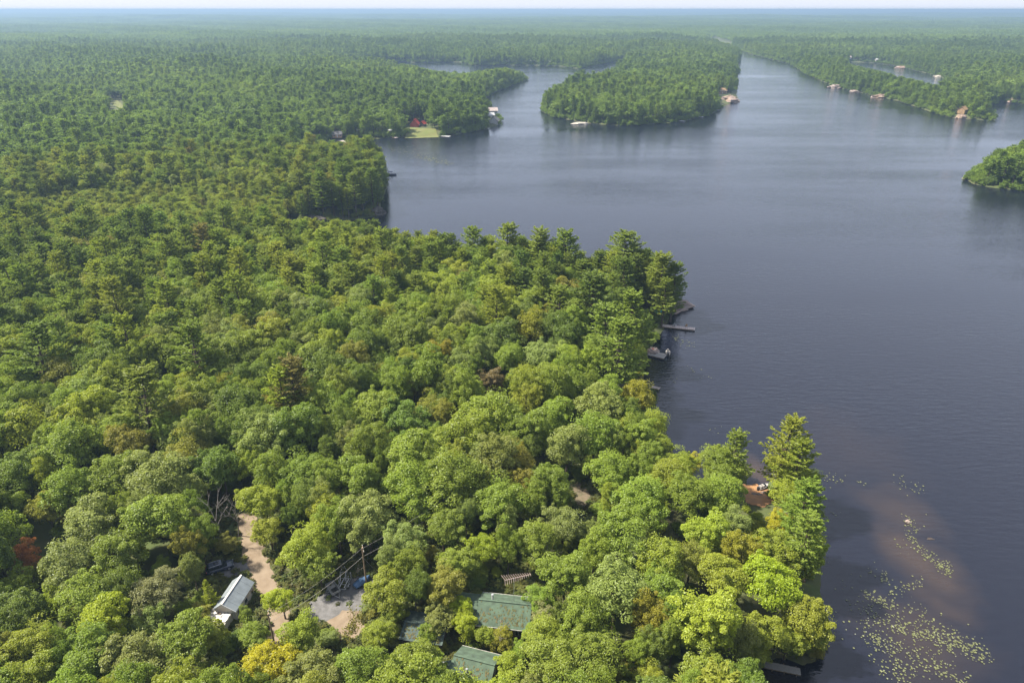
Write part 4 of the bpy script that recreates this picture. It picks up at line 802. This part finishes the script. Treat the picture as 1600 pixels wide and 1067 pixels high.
def build_trailers():
    c = gp(521, 924); e = empty('utility_trailer', (c.x, c.y, c.z + 0.1), R(-52), 'open grey utility trailer with low side rails on the gravel yard', 'trailer')
    b = MB(); b.box((0, 0, 0.55), (2.7, 1.5, 0.08)); b.build('bed', M['grey_wood'], e)
    for s_ in (-1, 1):
        for z in (0.75, 1.0):
            b = MB(); b.box((0, s_ * 0.77, z), (2.76, 0.07, 0.09)); b.build('side_rail', M['metal'], e)
        for x in (-1.33, -0.45, 0.45, 1.33):
            b = MB(); b.box((x, s_ * 0.74, 0.78), (0.07, 0.06, 0.5)); b.build('post', M['metal'], e)
        wheel(e, -0.1, s_ * 0.93, 0.32, 0.2); b = MB(); b.tube([(-0.55, s_ * 0.93, 0.52), (-0.35, s_ * 0.93, 0.72), (0.15, s_ * 0.93, 0.72), (0.35, s_ * 0.93, 0.52)], 0.07, 5); b.build('mudguard', M['metal'], e)
    for x in (-1.38, 1.38):
        b = MB(); b.box((x, 0, 0.82), (0.05, 1.5, 0.45)); b.build('tailgate' if x < 0 else 'headboard', M['metal'], e)
    b = MB(); b.box((0.6, 0.1, 0.72), (1.0, 0.9, 0.26), 0.1); b.build('load', M['trim'], e)
    b = MB(); b.tube([(1.35, -0.5, 0.5), (2.5, 0, 0.5)], 0.05, 5); b.build('drawbar', M['metal'], e); b = MB(); b.tube([(1.35, 0.5, 0.5), (2.5, 0, 0.5)], 0.05, 5); b.build('drawbar', M['metal'], e)
    b = MB(); b.tube([(2.2, 0.12, 0.02), (2.2, 0.12, 0.7)], 0.04, 6); b.build('jockey_stand', M['metal'], e)
    for (px, py, rz, lab) in ((541, 912, 80, 'empty galvanised boat trailer beside the utility trailer'), (537, 902, 100, 'empty galvanised boat trailer against the trees behind the yard')):
        c = gp(px, py); e = empty('boat_trailer', (c.x, c.y, c.z + 0.1), R(rz), lab, 'trailer')
        for s_ in (-1, 1):
            b = MB(); b.tube([(-1.9, s_ * 0.62, 0.55), (0.9, s_ * 0.62, 0.55), (2.2, 0, 0.55)], 0.06, 6); b.build('frame_rail', M['metal'], e)
            b = MB(); b.box((-0.7, s_ * 0.42, 0.82), (2.1, 0.13, 0.09)); b.build('bunk', M['white'], e); wheel(e, -0.8, s_ * 0.88, 0.30, 0.18)
            b = MB(); b.tube([(-1.85, s_ * 0.62, 0.55), (-1.85, s_ * 0.72, 1.35)], 0.045, 6); b.build('guide_post', M['white'], e)
            b = MB(); b.tube([(-1.25, s_ * 0.88, 0.5), (-1.05, s_ * 0.88, 0.68), (-0.55, s_ * 0.88, 0.68), (-0.35, s_ * 0.88, 0.5)], 0.07, 5); b.build('mudguard', M['white'], e)
        for x in (-1.85, -0.8, 0.7):
            b = MB(); b.box((x, 0, 0.58), (0.09, 1.3, 0.09)); b.build('cross_member', M['metal'], e)
        b = MB(); b.tube([(1.6, 0, 0.5), (1.5, 0, 1.2)], 0.05, 6); w_ = b.build('winch_post', M['metal'], e); b = MB(); b.box((1.5, 0, 1.15), (0.2, 0.18, 0.16)); b.build('winch', M['trim'], w_)
    c = gp(566, 912); e = empty('covered_boat', (c.x, c.y, c.z + 0.1), R(48), 'small boat under a blue tarp at the foot of the pole', 'boat', None, (0.8, 0.75, 0.75))
    b = MB(); rings = []
    for x, hw, zt in ((-1.9, 0.75, 0.75), (-1.0, 0.92, 0.9), (0.2, 0.92, 0.95), (1.2, 0.7, 0.9), (2.0, 0.15, 0.85)): rings.append([(x, -hw, zt), (x, -hw * 0.7, 0.3), (x, 0, 0.18), (x, hw * 0.7, 0.3), (x, hw, zt)])
    b.loft(rings); b.build('hull', M['white'], e)
    b = MB(); rings = []; random.seed(9)
    for x, hw, zt in ((-2.0, 0.80, 0.78), (-1.4, 0.93, 0.95), (-0.7, 0.98, 1.0), (0.2, 0.98, 1.05), (0.8, 0.88, 1.0), (1.4, 0.66, 0.98), (2.1, 0.2, 0.9)): rings.append([(x, -hw, 0.5 + random.uniform(-0.1, 0.1)), (x, -hw * 1.02, zt - 0.1), (x, -hw * 0.45, zt + 0.18 + random.uniform(-0.06, 0.06)), (x, 0, zt + 0.34 + random.uniform(-0.08, 0.08)), (x, hw * 0.45, zt + 0.18 + random.uniform(-0.06, 0.06)), (x, hw * 1.02, zt - 0.1), (x, hw, 0.5)])
    b.loft(rings); b.build('tarp', M['blue'], e, True)
    for x in (-1.1, 1.0): b = MB(); b.box((x, 0, 0.12), (0.2, 1.2, 0.3)); b.build('cradle', M['pole'], e)
build_trailers()

# ------------------------------------------------------------------ poles, wires, antenna
def utility_pole(px, py, h, label, rz):
    c = gp(px, py); e = empty('utility_pole', c, rz, label, 'pole', 'utility poles along the track'); b = MB(); b.tube([(0, 0, -0.6), (0, 0, h * 0.5), (0, 0, h)], [0.17, 0.145, 0.11], 10); b.build('pole', M['pole'], e)
    b = MB(); b.box((0.14, 0, h - 0.35), (0.10, 1.7, 0.12)); ca = b.build('crossarm', M['pole'], e)
    for y in (-0.75, 0.0, 0.75):
        b = MB(); b.tube([(0.14, y, h - 0.29), (0.14, y, h - 0.12)], [0.04, 0.06], 8); b.build('insulator', M['white'], ca)
    return c
def line(a, b_, sag, label, r_=0.014, grp='overhead wires'):
    pts = [(a.lerp(b_, t / 16) - Vector((0, 0, sag * 4 * (t / 16) * (1 - t / 16)))) for t in range(17)]; o = MB(); o.tube(pts, r_, 5); tag(o.build('overhead_wire', M['wire']), label, 'wire', grp)
PH = 8.6
p1 = utility_pole(573, 914, PH, 'weathered utility pole with crossarm rising behind the blue tarp', R(20)); p2 = utility_pole(431, 1016, 8.0, 'utility pole standing beside the sandy track among shrubs', R(30)); p3 = utility_pole(742, 800, 8.4, 'utility pole among the trees where the wires from the tarp pole end', R(15))
up = lambda p, z, dx=0.0: p + Vector((dx, 0, z))
line(up(p1, PH - 0.12), up(p2, 7.9), 0.7, 'top wire between the tarp pole and the trackside pole'); line(up(p1, PH - 1.9), up(p2, 6.2), 0.9, 'lower cable between the tarp pole and the trackside pole', 0.02)
line(up(p1, PH - 0.12, 0.1), up(p3, 8.3), 0.6, 'top wire from the tarp pole into the trees'); line(up(p1, PH - 1.9, 0.1), up(p3, 6.6), 0.8, 'lower cable from the tarp pole into the trees', 0.02)
q = gp(592, 898); line(up(p1, PH - 2.2), q + Vector((0, 0, 0.1)), 0.0, 'guy wire staking the tarp pole to the ground', 0.025)
pa, pb = Vector((*at(789, 906, 13.2), 13.2)), Vector((*at(829, 897, 13.2), 13.2)); dd = (pb - pa).normalized(); mid = pa.lerp(pb, 0.35)
an = empty('television_antenna', (mid.x, mid.y, hz(mid.x, mid.y)), math.atan2(dd.y, dd.x), 'large comb-like television antenna on a mast behind the long cottage', 'antenna')
Lb = (pb - pa).length; zt = 13.2 - hz(mid.x, mid.y)
b = MB(); b.tube([(0, 0, -0.4), (0, 0, zt + 0.1)], [0.045, 0.035], 8); b.build('mast', M['metal'], an)
b = MB(); b.tube([(-Lb * 0.36, 0, zt), (Lb * 0.66, 0, zt)], 0.035, 6); b.build('boom', M['copper'], an)
for k in range(13):
    t = k / 12; x = -Lb * 0.35 + Lb * t; hl_ = 1.15 - 0.78 * t; b = MB(); sw = 0.25 * hl_
    b.tube([(x - sw, -hl_, zt + 0.04), (x, 0, zt + 0.04), (x - sw, hl_, zt + 0.04)], 0.02, 5); b.build('element', M['copper'], an)

# ------------------------------------------------------------------ dead and sparse trees
def bare_tree(name, px, py, h, label, spread=0.32, m='dead', seed=1, group=None, leafy=None):
    g = random.Random(seed); c = gp(px, py); e = empty(name, c, g.uniform(0, 6), label, 'tree', group); b = MB(); tips = []
    def grow(p, d, L, r_, depth):
        pts = [p]; q = p
        for k in range(3): d = (d + Vector((g.uniform(-1, 1), g.uniform(-1, 1), g.uniform(-0.3, 0.7))) * 0.16).normalized(); q = q + d * L / 3; pts.append(q)
        b.tube(pts, [r_, r_ * 0.85, r_ * 0.7, r_ * 0.5], 5 if depth else 7)
        if depth == 3: tips.append(q); return
        for k in range(g.randint(3, 5) if depth == 0 else g.randint(2, 4)):
            t = g.uniform(0.45, 1.0); s_ = pts[1].lerp(pts[3], t); ang = g.uniform(0, 6.28); nd = (d * 0.75 + Vector((math.cos(ang), math.sin(ang), g.uniform(-0.1, 0.5))) * (0.8 if depth else spread * 2.4)).normalized(); grow(s_, nd, L * g.uniform(0.45, 0.68), r_ * 0.5, depth + 1)
    grow(Vector((0, 0, -0.4)), Vector((0, 0, 1)), h * 0.52, h * 0.013, 0)
    b.build('trunk', M[m], e)
    if leafy:
        n_, tint = leafy; T = np.array([tips[i % len(tips)] for i in range(n_)]) + rng.normal(size=(n_, 3)) * 0.35; V = leaf_arrays(T, unit(rng.normal(size=(n_, 3)) + np.array([0, 0, 0.8])), rng.uniform(0.12, 0.24, n_), 0.6)
        o = bpy.data.objects.new('crown', mesh_from('sparse_crown', V, np.arange(4 * n_).reshape(-1, 4), None, [M['leaf']], rng.uniform(0, 1, n_))); COL.objects.link(o); o.parent = e; o['tint'] = list(tint)
bare_tree('dead_tree', 350, 846, 13, 'tall bleached dead tree at the edge of the dirt track', 0.15, seed=4)
bare_tree('dead_tree', 372, 838, 10, 'thin bare grey snag beside the bleached dead tree', 0.12, seed=8)
bare_tree('dead_tree', 848, 905, 9.0, 'bare grey tree standing beside the television antenna', 0.4, seed=5)
bare_tree('dead_tree', 770, 1012, 7.5, 'bare twiggy tree in front of the long cottage', 0.45, seed=6)
bare_tree('sapling', 540, 1002, 6.4, 'thinly leaved young tree standing on the sandy clearing', 0.5, 'bark', 7, None, (520, (0.17, 0.155, 0.035)))
bare_tree('dead_tree', 560, 900, 4, 'low tangle of bare branches behind the blue tarp', 0.7, seed=12)

# ------------------------------------------------------------------ docks, boats and cottages along the shores
def dock(pa, pb, width, label, m='wood', posts=3, plank=None, z=0.45):
    a, b_ = Vector((*at(*pa, z), 0)), Vector((*at(*pb, z), 0)); d = b_ - a; L = d.length; e = empty('dock', (a.x, a.y, 0), math.atan2(d.y, d.x), label, 'dock', None)
    n = max(2, int(L / (plank or 0.6))); pl = L / n; rnd = random.Random(int(pa[0]))
    if plank:
        for k in range(n):
            o = MB(); o.box((pl * (k + 0.5), rnd.uniform(-0.03, 0.03), z + rnd.uniform(-0.01, 0.015)), (pl - 0.03, width + rnd.uniform(-0.06, 0.06), 0.05)); o.build('plank', M[m], e)
    else:
        o = MB()
        for k in range(n): o.box((pl * (k + 0.5), rnd.uniform(-0.03, 0.03), z + rnd.uniform(-0.01, 0.01)), (pl - 0.04, width, 0.06))
        tag(o.build('deck', M[m], e), kind='stuff')
    for s_ in (-1, 1):
        o = MB(); o.box((L / 2, s_ * (width / 2 - 0.08), z - 0.14), (L - 0.05, 0.1, 0.2)); o.build('stringer', M['pole'], e)
        for k in range(posts):
            x = L * (k + 0.7) / posts - 0.1; o = MB(); o.tube([(x, s_ * (width / 2 + 0.05), -1.5), (x, s_ * (width / 2 + 0.05), z + 0.18)], 0.06, 6); o.build('post', M['pole'], e)
    return e, L
dock((1194, 1037), (1251, 1049), 1.35, 'narrow silvered plank dock under overhanging trees', 'grey_wood', 3, 0.18)
e, L = dock((1030, 508), (1086, 514), 2.0, 'long wooden dock with chairs reaching out from the pine point', 'pale_wood', 5)
def chair(loc, rz, m, label):
    e = empty('deck_chair', loc, rz, label, 'chair', 'chairs on the docks'); b = MB(); b.box((0, 0, 0.38), (0.6, 0.6, 0.06)); b.build('seat', M[m], e); b = MB(); b.box((-0.3, 0, 0.75), (0.06, 0.6, 0.75)); b.build('backrest', M[m], e)
    for sx in (-0.25, 0.25):
        for sy in (-0.27, 0.27): b = MB(); b.box((sx, sy, 0.18), (0.05, 0.05, 0.36)); b.build('leg', M[m], e)
    for sy in (-0.3, 0.3): b = MB(); b.box((0, sy, 0.58), (0.6, 0.07, 0.04)); b.build('armrest', M[m], e)
for (px, py, m_, lb) in ((1052, 509.5, 'white', 'pair of white chairs, one on the shoreward half of the long dock'), (1055, 510, 'white', 'white chair midway along the long wooden dock'), (1072, 510.5, 'tan_wall', 'tan chair near the tip of the long wooden dock'), (1020, 549, 'red', 'red chair on the square dock below the pines')):
    q = at(px, py, 0.5); chair((q[0], q[1], 0.48), random.uniform(0, 6), m_, lb.replace('pair of white chairs, one', 'white chair'))
dock((1014, 551), (1040, 557), 3.4, 'square grey dock tight against the pine shore', 'grey_wood', 2)
dock((1018, 604), (1031, 607), 1.4, 'tiny dock tip poking out beside a golden tree', 'wood', 1)
def boat(px, py, L, W, rz, label, hull='white', canopy=None, deck='grey_wall', grp=None):
    q = at(px, py, 0.2); e = empty('motor_boat' if canopy is None else 'pontoon_boat', (q[0], q[1], 0), rz, label, 'boat', grp); rings = []
    for t, hw, zt in ((-0.5, 0.42, 0.62), (-0.2, 0.5, 0.65), (0.15, 0.48, 0.7), (0.36, 0.3, 0.78), (0.5, 0.04, 0.85)): rings.append([(t * L, -hw * W, zt), (t * L, -hw * W * 0.7, -0.1), (t * L, 0, -0.25), (t * L, hw * W * 0.7, -0.1), (t * L, hw * W, zt)])
    b = MB(); b.loft(rings); b.build('hull', M[hull], e); b = MB(); b.box((-0.1 * L, 0, 0.68), (0.62 * L, 0.72 * W, 0.06)); b.build('deck', M[deck], e)
    b = MB(); b.box((0.12 * L, 0, 0.95), (0.06 * L, 0.6 * W, 0.5)); b.build('windscreen', M['glass'], e); b = MB(); b.box((-0.52 * L, 0, 0.6), (0.35, 0.4, 0.95)); b.build('outboard_motor', M['trim'], e)
    for x in (-0.05, -0.28): b = MB(); b.box((x * L, 0, 0.88), (0.5, 0.6 * W, 0.35)); b.build('seat', M[hull], e)
    if canopy:
        b = MB(); b.box((-0.12 * L, 0, 2.1), (0.5 * L, 0.9 * W, 0.14), 0, 0.9); b.build('canopy', M[canopy], e)
        for sx in (-0.32, 0.08):
            for sy in (-1, 1): b = MB(); b.tube([(sx * L, sy * 0.4 * W, 0.6), (sx * L, sy * 0.4 * W, 2.1)], 0.03, 5); b.build('canopy_post', M['metal'], e)
boat(1043.5, 552, 3.4, 1.4, R(80), 'pale runabout moored at the end of the square dock', 'grey_wall')
boat(612, 273.5, 6.0, 2.6, R(5), 'dark canopied pontoon boat beside the wooded headland', 'canvas', 'canvas', 'trim')
boat(1192, 762, 3.0, 1.2, R(30), 'small pale boat drawn up at the orange beach', 'grey_wall')
boat(987, 194.5, 9, 3.2, R(0), 'white canopied boat moored off the wooded island', 'white', 'white')
boat(1521, 181.5, 8, 2.8, R(-10), 'white boat moored at the tip of the long peninsula')
boat(735, 140.5, 13, 4.5, R(4), 'large white boat in the inlet behind the boathouses', 'white', 'white')
for i, (a, b_, w_, m_, lab) in enumerate([((690, 212.5), (703, 213.5), 4, 'white', 'pale dock at the end of the cottage lawn'), ((612, 213.5), (620, 215.5), 3, 'wood', 'small dock beside the white parasol'), ((522, 217), (544, 222.5), 4.5, 'wood', 'cluttered wooden dock in the bay behind the headland'), ((568, 218), (582, 219.5), 2.6, 'grey_wood', 'low grey dock along the bay shore'), ((604, 271), (610, 272.5), 2, 'wood', 'short dock beside the dark pontoon boat'),
        ((812, 121.8), (827, 121.2), 6, 'grey_wood', 'dark flat dock off the tip of the thin point'), ((760, 132.5), (772, 131.6), 5, 'white', 'pale dock halfway along the thin point'), ((800, 128.5), (806, 127.6), 4, 'white', 'small pale dock near the tip of the thin point'),
        ((1056, 188.2), (1070, 189.8), 4, 'white', 'pale dock on the south shore of the island'), ((1082, 181.8), (1099, 182.8), 4, 'white', 'long pale dock at the island corner'), ((1113, 171.5), (1124, 172.6), 4, 'white', 'pale dock below the orange rocks'), ((1117, 164.8), (1127, 165.6), 4, 'white', 'second pale dock closer to the orange rocks'),
        ((852, 174), (860, 176), 3.4, 'grey_wood', 'grey dock at the blunt end of the island'), ((1444, 166.2), (1462, 170.2), 5, 'white', 'white dock beneath the pale rocks of the peninsula'), ((1327, 139), (1336, 141), 4, 'white', 'small white dock where the peninsula begins'), ((1205, 90.3), (1216, 91.3), 8, 'white', 'white dock along the narrowing channel'), ((1375, 95.5), (1390, 97), 8, 'white', 'white dock on the hidden back bay'), ((1548, 152), (1562, 153), 5, 'white', 'white dock across the channel from the peninsula')]):
    dock(a, b_, w_, lab, m_, 3, None, 0.6)
def shore_house(px, py, L, W, hw, hr, rz, roof, wall, label, zg=None, cat='cottage', nm='cottage'):
    x, y = at(px, py, 2.0); zz = max(0.35, hz(x, y)) if zg is None else zg; x, y = at(px, py, zz); gable_house(nm, (x, y, zz), R(rz), L * 0.82, W * 0.82, hw * 0.85, hr * 0.85, M[roof], M[wall], label, 3, False, True, 0.5, cat)
shore_house(649, 197, 9, 9, 2.0, 4.6, 84, 'red_roof', 'red_roof', 'steep red roofed cottage above the lawn')
shore_house(661, 197, 6, 5, 2.4, 2.2, 70, 'red_roof', 'brown_wall', 'small red roofed outbuilding beside the steep red cottage')
shore_house(769, 178, 12, 10, 4, 3, 10, 'pink_roof', 'white', 'pale pink roofed boathouse among the pines of the cape')
shore_house(773, 194, 10, 9, 4.2, 3.2, 75, 'dark_roof', 'white', 'white gabled boathouse standing at the waterline', 0.4)
shore_house(766, 184, 8, 7, 3, 2.4, 20, 'white', 'grey_wall', 'white roofed cabin between the two boathouses')
shore_house(1126, 146, 14, 10, 4, 3, 20, 'tan_wall', 'tan_wall', 'tan timber cottage above the orange rocks of the island')
shore_house(1503, 177, 9, 8, 4.5, 3, 40, 'tan_wall', 'tan_wall', 'tan cottage on stilted rocks near the peninsula tip')
shore_house(1453, 163, 10, 7, 3, 2, 10, 'white', 'white', 'white cottage beside the white peninsula dock')
shore_house(1324, 92.5, 14, 10, 4, 3, 5, 'pink_roof', 'white', 'large pale house on the hidden back bay')
shore_house(1372, 95.8, 13, 8, 3.5, 2.5, -5, 'white', 'grey_wall', 'white roofed house along the hidden back bay')
shore_house(1556, 150, 12, 8, 4, 3, 0, 'white', 'tan_wall', 'white roofed cabin across the channel from the peninsula')
shore_house(527, 214, 9, 7, 3, 2, 15, 'dark_roof', 'tan_wall', 'dark roofed cabin above the cluttered dock')
def parasol(px, py, zg, r_, m_, label):
    x, y = at(px, py, zg + 2.4); e = empty('parasol', (x, y, zg), 0, label, 'parasol'); b = MB(); n = 8
    for k in range(n):
        a0, a1 = 2 * math.pi * k / n, 2 * math.pi * (k + 1) / n; t = [(0, 0, 2.75), (r_ * math.cos(a0), r_ * math.sin(a0), 2.15), (r_ * math.cos(a1), r_ * math.sin(a1), 2.15)]; b.loft([t, [(p_[0], p_[1], p_[2] + 0.03) for p_ in t]])
    b.build('canopy', M[m_], e); b = MB(); b.tube([(0, 0, -0.1), (0, 0, 2.85)], 0.03, 6); b.build('pole', M['white'], e)
x, y = at(1030, 486, 3); parasol(1030, 486, hz(x, y), 1.7, 'turq', 'turquoise parasol among the shore pines above the long dock')
x, y = at(610, 203, 3); parasol(610, 203, max(0.4, hz(x, y)), 2.2, 'white', 'white parasol on the shore beside the lawn')

# ------------------------------------------------------------------ rocks
def rock(px, py, sx, sy, sz, label, m='rock', z=None, seed=0, cat='rock', nm='rock_outcrop', grp=None):
    g = np.random.default_rng(900 + seed); x, y = at(px, py, 0.6); n, k = 14, 9; b = MB(); zz = hz(x, y) if z is None else z; ph = g.uniform(0, 6, 6)
    rows = []
    for i in range(k + 1):
        t = math.pi * i / k
        for j in range(n):
            a_ = 2 * math.pi * j / n; d = Vector((math.sin(t) * math.cos(a_), math.sin(t) * math.sin(a_), math.cos(t)))
            f = 1 + 0.16 * math.sin(3 * a_ + ph[0]) * math.sin(t) + 0.12 * math.sin(5 * a_ + ph[1] + 3 * t) + 0.10 * math.sin(7 * t + ph[2] + 2 * a_) + g.uniform(-0.05, 0.05) * math.sin(t)
            b.v.append((d.x * f * sx, d.y * f * sy, d.z * f * sz))
    for i in range(k):
        for j in range(n): b.f.append((i * n + j, (i + 1) * n + j, (i + 1) * n + (j + 1) % n, i * n + (j + 1) % n)); b.m.append(0)
    o = b.build(nm, M[m]); o.location = (x, y, zz); o.rotation_euler = (0, 0, g.uniform(-0.4, 0.4)); tag(o, label, cat, grp)
M['orange_rock'] = mat('orange lichened granite', (0.19, 0.13, 0.088), 0.9, 0.2, col2=(0.22, 0.17, 0.15), bump=0.6, detail=10)
M['wet_rock'] = mat('wet dark rock', (0.06, 0.045, 0.035), 0.5, 2)
M['shade_rock'] = mat('shade darkened granite', (0.115, 0.098, 0.088), 0.95, 0.5, col2=(0.055, 0.05, 0.045), bump=0.7, detail=10)  # granite with the shade of the headland cliffs put into its colour
M['pale_rock'] = mat('pale bleached rock', (0.30, 0.275, 0.235), 0.9, 1.0, col2=(0.45, 0.40, 0.33))
rock(1139, 158, 11, 16, 6, 'large orange brown granite shoulder at the island end', 'orange_rock', 0, 1); rock(1148, 158, 5, 7, 3, 'dark rounded rock at the foot of the orange granite shoulder', 'rock', 0, 2)
for i, (px, py, sx, sy, sz, col, lab) in enumerate([(1306, 137, 12, 7, 4, 'rock', 'broken grey pink cliff where the peninsula begins'), (1335, 143, 7, 5, 2, 'rock', 'low rock shelf beside the small white dock'), (1378, 151.5, 12, 5, 3.2, 'orange_rock', 'long orange rock face along the peninsula shore'), (1424, 160, 9, 5, 4, 'orange_rock', 'orange rock knob midway along the peninsula'), (1472, 171, 9, 4, 2.6, 'pale_rock', 'pale rock shelf beside the white peninsula dock'), (1502, 184, 5, 4, 3.2, 'orange_rock', 'steep orange rock below the tan peninsula cottage'), (1586, 160, 13, 6, 5, 'orange_rock', 'orange rock bluff across the channel'),
        (1511, 278, 3.0, 1.6, 0.8, 'pale_rock', 'pale rock ledge at the tip of the small island'), (1052, 480, 7, 4, 2.6, 'rock', 'shaded rock bank below the pines of the point'), (1018, 548, 2.6, 2.0, 1.4, 'rock', 'shore rocks behind the square dock'), (590, 332, 4, 4.5, 3.2, 'shade_rock', 'grey cliff at the foot of the headland'), (490, 344, 7, 3.5, 2.6, 'shade_rock', 'shaded cliff at the head of the dark inlet'), (905, 193, 8, 3, 1.6, 'pale_rock', 'low pale ledges along the south shore of the island'), (1412, 106, 13, 8, 3, 'orange_rock', 'orange ledges on the hidden back bay'), (1467, 119.5, 8, 5, 2, 'pale_rock', 'pale ledge at the end of the hidden back bay')]):
    rock(px, py, sx, sy, sz, lab, col, 0.1, 10 + i)
rock(1419.5, 812, 0.55, 0.45, 0.35, 'pale boulder breaking the surface among the lily pads', 'rock', 0.12, 40, 'rock', 'boulder'); rock(1455, 838, 0.7, 0.35, 0.10, 'dark sunken boulder just awash east of the lily pads', 'wet_rock', 0.0, 41, 'rock', 'boulder')
random.seed(21)
for i, (px, py) in enumerate([(1186, 776), (1193, 771), (1178, 774)]): rock(px, py, 0.6, 0.5, 0.4, 'dark stone lying on the orange beach', 'rock', None, 50 + i, 'stone', 'stone', 'stones on the beach')

# ------------------------------------------------------------------ lily pads
def lily_pads():
    g = np.random.default_rng(77); C = []
    strokes = [((1415, 812), (1432, 832), 9, 60), ((1418, 830), (1428, 848), 6, 35), ((1400, 850), (1412, 862), 6, 12), ((1430, 855), (1485, 892), 7, 110), ((1462, 878), (1484, 895), 6, 60), ((1350, 925), (1400, 950), 8, 110), ((1378, 895), (1386, 910), 6, 28), ((1390, 930), (1440, 905), 8, 70), ((1345, 955), (1430, 985), 14, 190), ((1430, 985), (1500, 1000), 16, 230), ((1470, 1000), (1545, 1026), 12, 210), ((1352, 990), (1400, 1015), 14, 120), ((1390, 1010), (1450, 1040), 20, 180), ((1380, 1040), (1420, 1062), 12, 90), ((1450, 1035), (1510, 1064), 9, 90), ((1425, 945), (1455, 970), 12, 40),
               ((1285, 742), (1318, 752), 7, 45), ((1340, 753), (1350, 757), 3, 8), ((1405, 745), (1418, 765), 7, 30), ((1432, 757), (1440, 768), 5, 16), ((1300, 803), (1312, 806), 3, 8), ((1052, 530), (1085, 538), 5, 60), ((1075, 575), (1110, 590), 7, 30), ((1030, 578), (1060, 595), 6, 24), ((1110, 672), (1125, 676), 4, 8), ((1360, 900), (1375, 880), 14, 14), ((1310, 900), (1345, 990), 20, 40)]
    for (x0, y0), (x1, y1), sp, n in strokes:
        t = g.uniform(0, 1, n); n = int(n * 0.75); t = t[:n]; px = x0 + (x1 - x0) * t + g.normal(size=n) * sp * 0.8; py = y0 + (y1 - y0) * t + g.normal(size=n) * sp * 0.62
        for a_, b_ in zip(px, py): C.append(at(a_, b_))
    far = [((615, 232), (690, 252), 10, 160), ((650, 243), (705, 257), 5, 90)]
    for (x0, y0), (x1, y1), sp, n in far:
        t = g.uniform(0, 1, n); px = x0 + (x1 - x0) * t + g.normal(size=n) * sp; py = y0 + (y1 - y0) * t + g.normal(size=n) * sp * 0.35
        for a_, b_ in zip(px, py): C.append(at(a_, b_))
    v, f, vr = [], [], []; C = np.array(C); D = shore(C[:, 0], C[:, 1])
    for (x, y), d in zip(C, D):
        if d > -0.4: continue
        r_ = g.uniform(0.05, 0.20) * (1 if y < 300 else 3.0); a0 = g.uniform(0, 6.28); k = len(v); n = 7; tl = g.normal(size=2) * 0.12
        v.append((x, y, 0.03))
        for j in range(n): a_ = a0 + (2 * math.pi - 0.5) * j / (n - 1); dx, dy = math.cos(a_) * r_, math.sin(a_) * r_; v.append((x + dx, y + dy, 0.045 + abs(dx * tl[0] + dy * tl[1]) + g.uniform(0, 0.03)))
        for j in range(n - 1): f.append((k, k + 1 + j, k + 2 + j)); 
        vr += [g.uniform(0, 1)] * (n - 1)
    me = bpy.data.meshes.new('lily_pads'); me.from_pydata(v, [], f); me.materials.append(M['lily']); at_ = me.attributes.new('v', 'FLOAT', 'FACE'); at_.data.foreach_set('value', vr); me.update()
    o = bpy.data.objects.new('lily_pads', me); COL.objects.link(o); o['tint'] = [0.105, 0.112, 0.034]; tag(o, 'scattered yellow-green lily pads floating on the shallow water', kind='stuff')
lily_pads()

# ------------------------------------------------------------------ haze
hb = MB(); hb.box((0, 0, 48), (84000, 84000, 104))
hm = bpy.data.materials.new('thin summer haze'); hm.use_nodes = True; hn = hm.node_tree.nodes; hn.clear()
ho = hn.new('ShaderNodeOutputMaterial'); pv = hn.new('ShaderNodeVolumePrincipled'); pv.inputs['Color'].default_value = (0.275, 0.40, 0.56, 1); pv.inputs['Density'].default_value = 2.1e-4; pv.inputs['Anisotropy'].default_value = 0.2
hm.node_tree.links.new(pv.outputs[0], ho.inputs['Volume'])
tag(hb.build('haze', hm), 'thin blue summer haze over the lake country', kind='stuff')
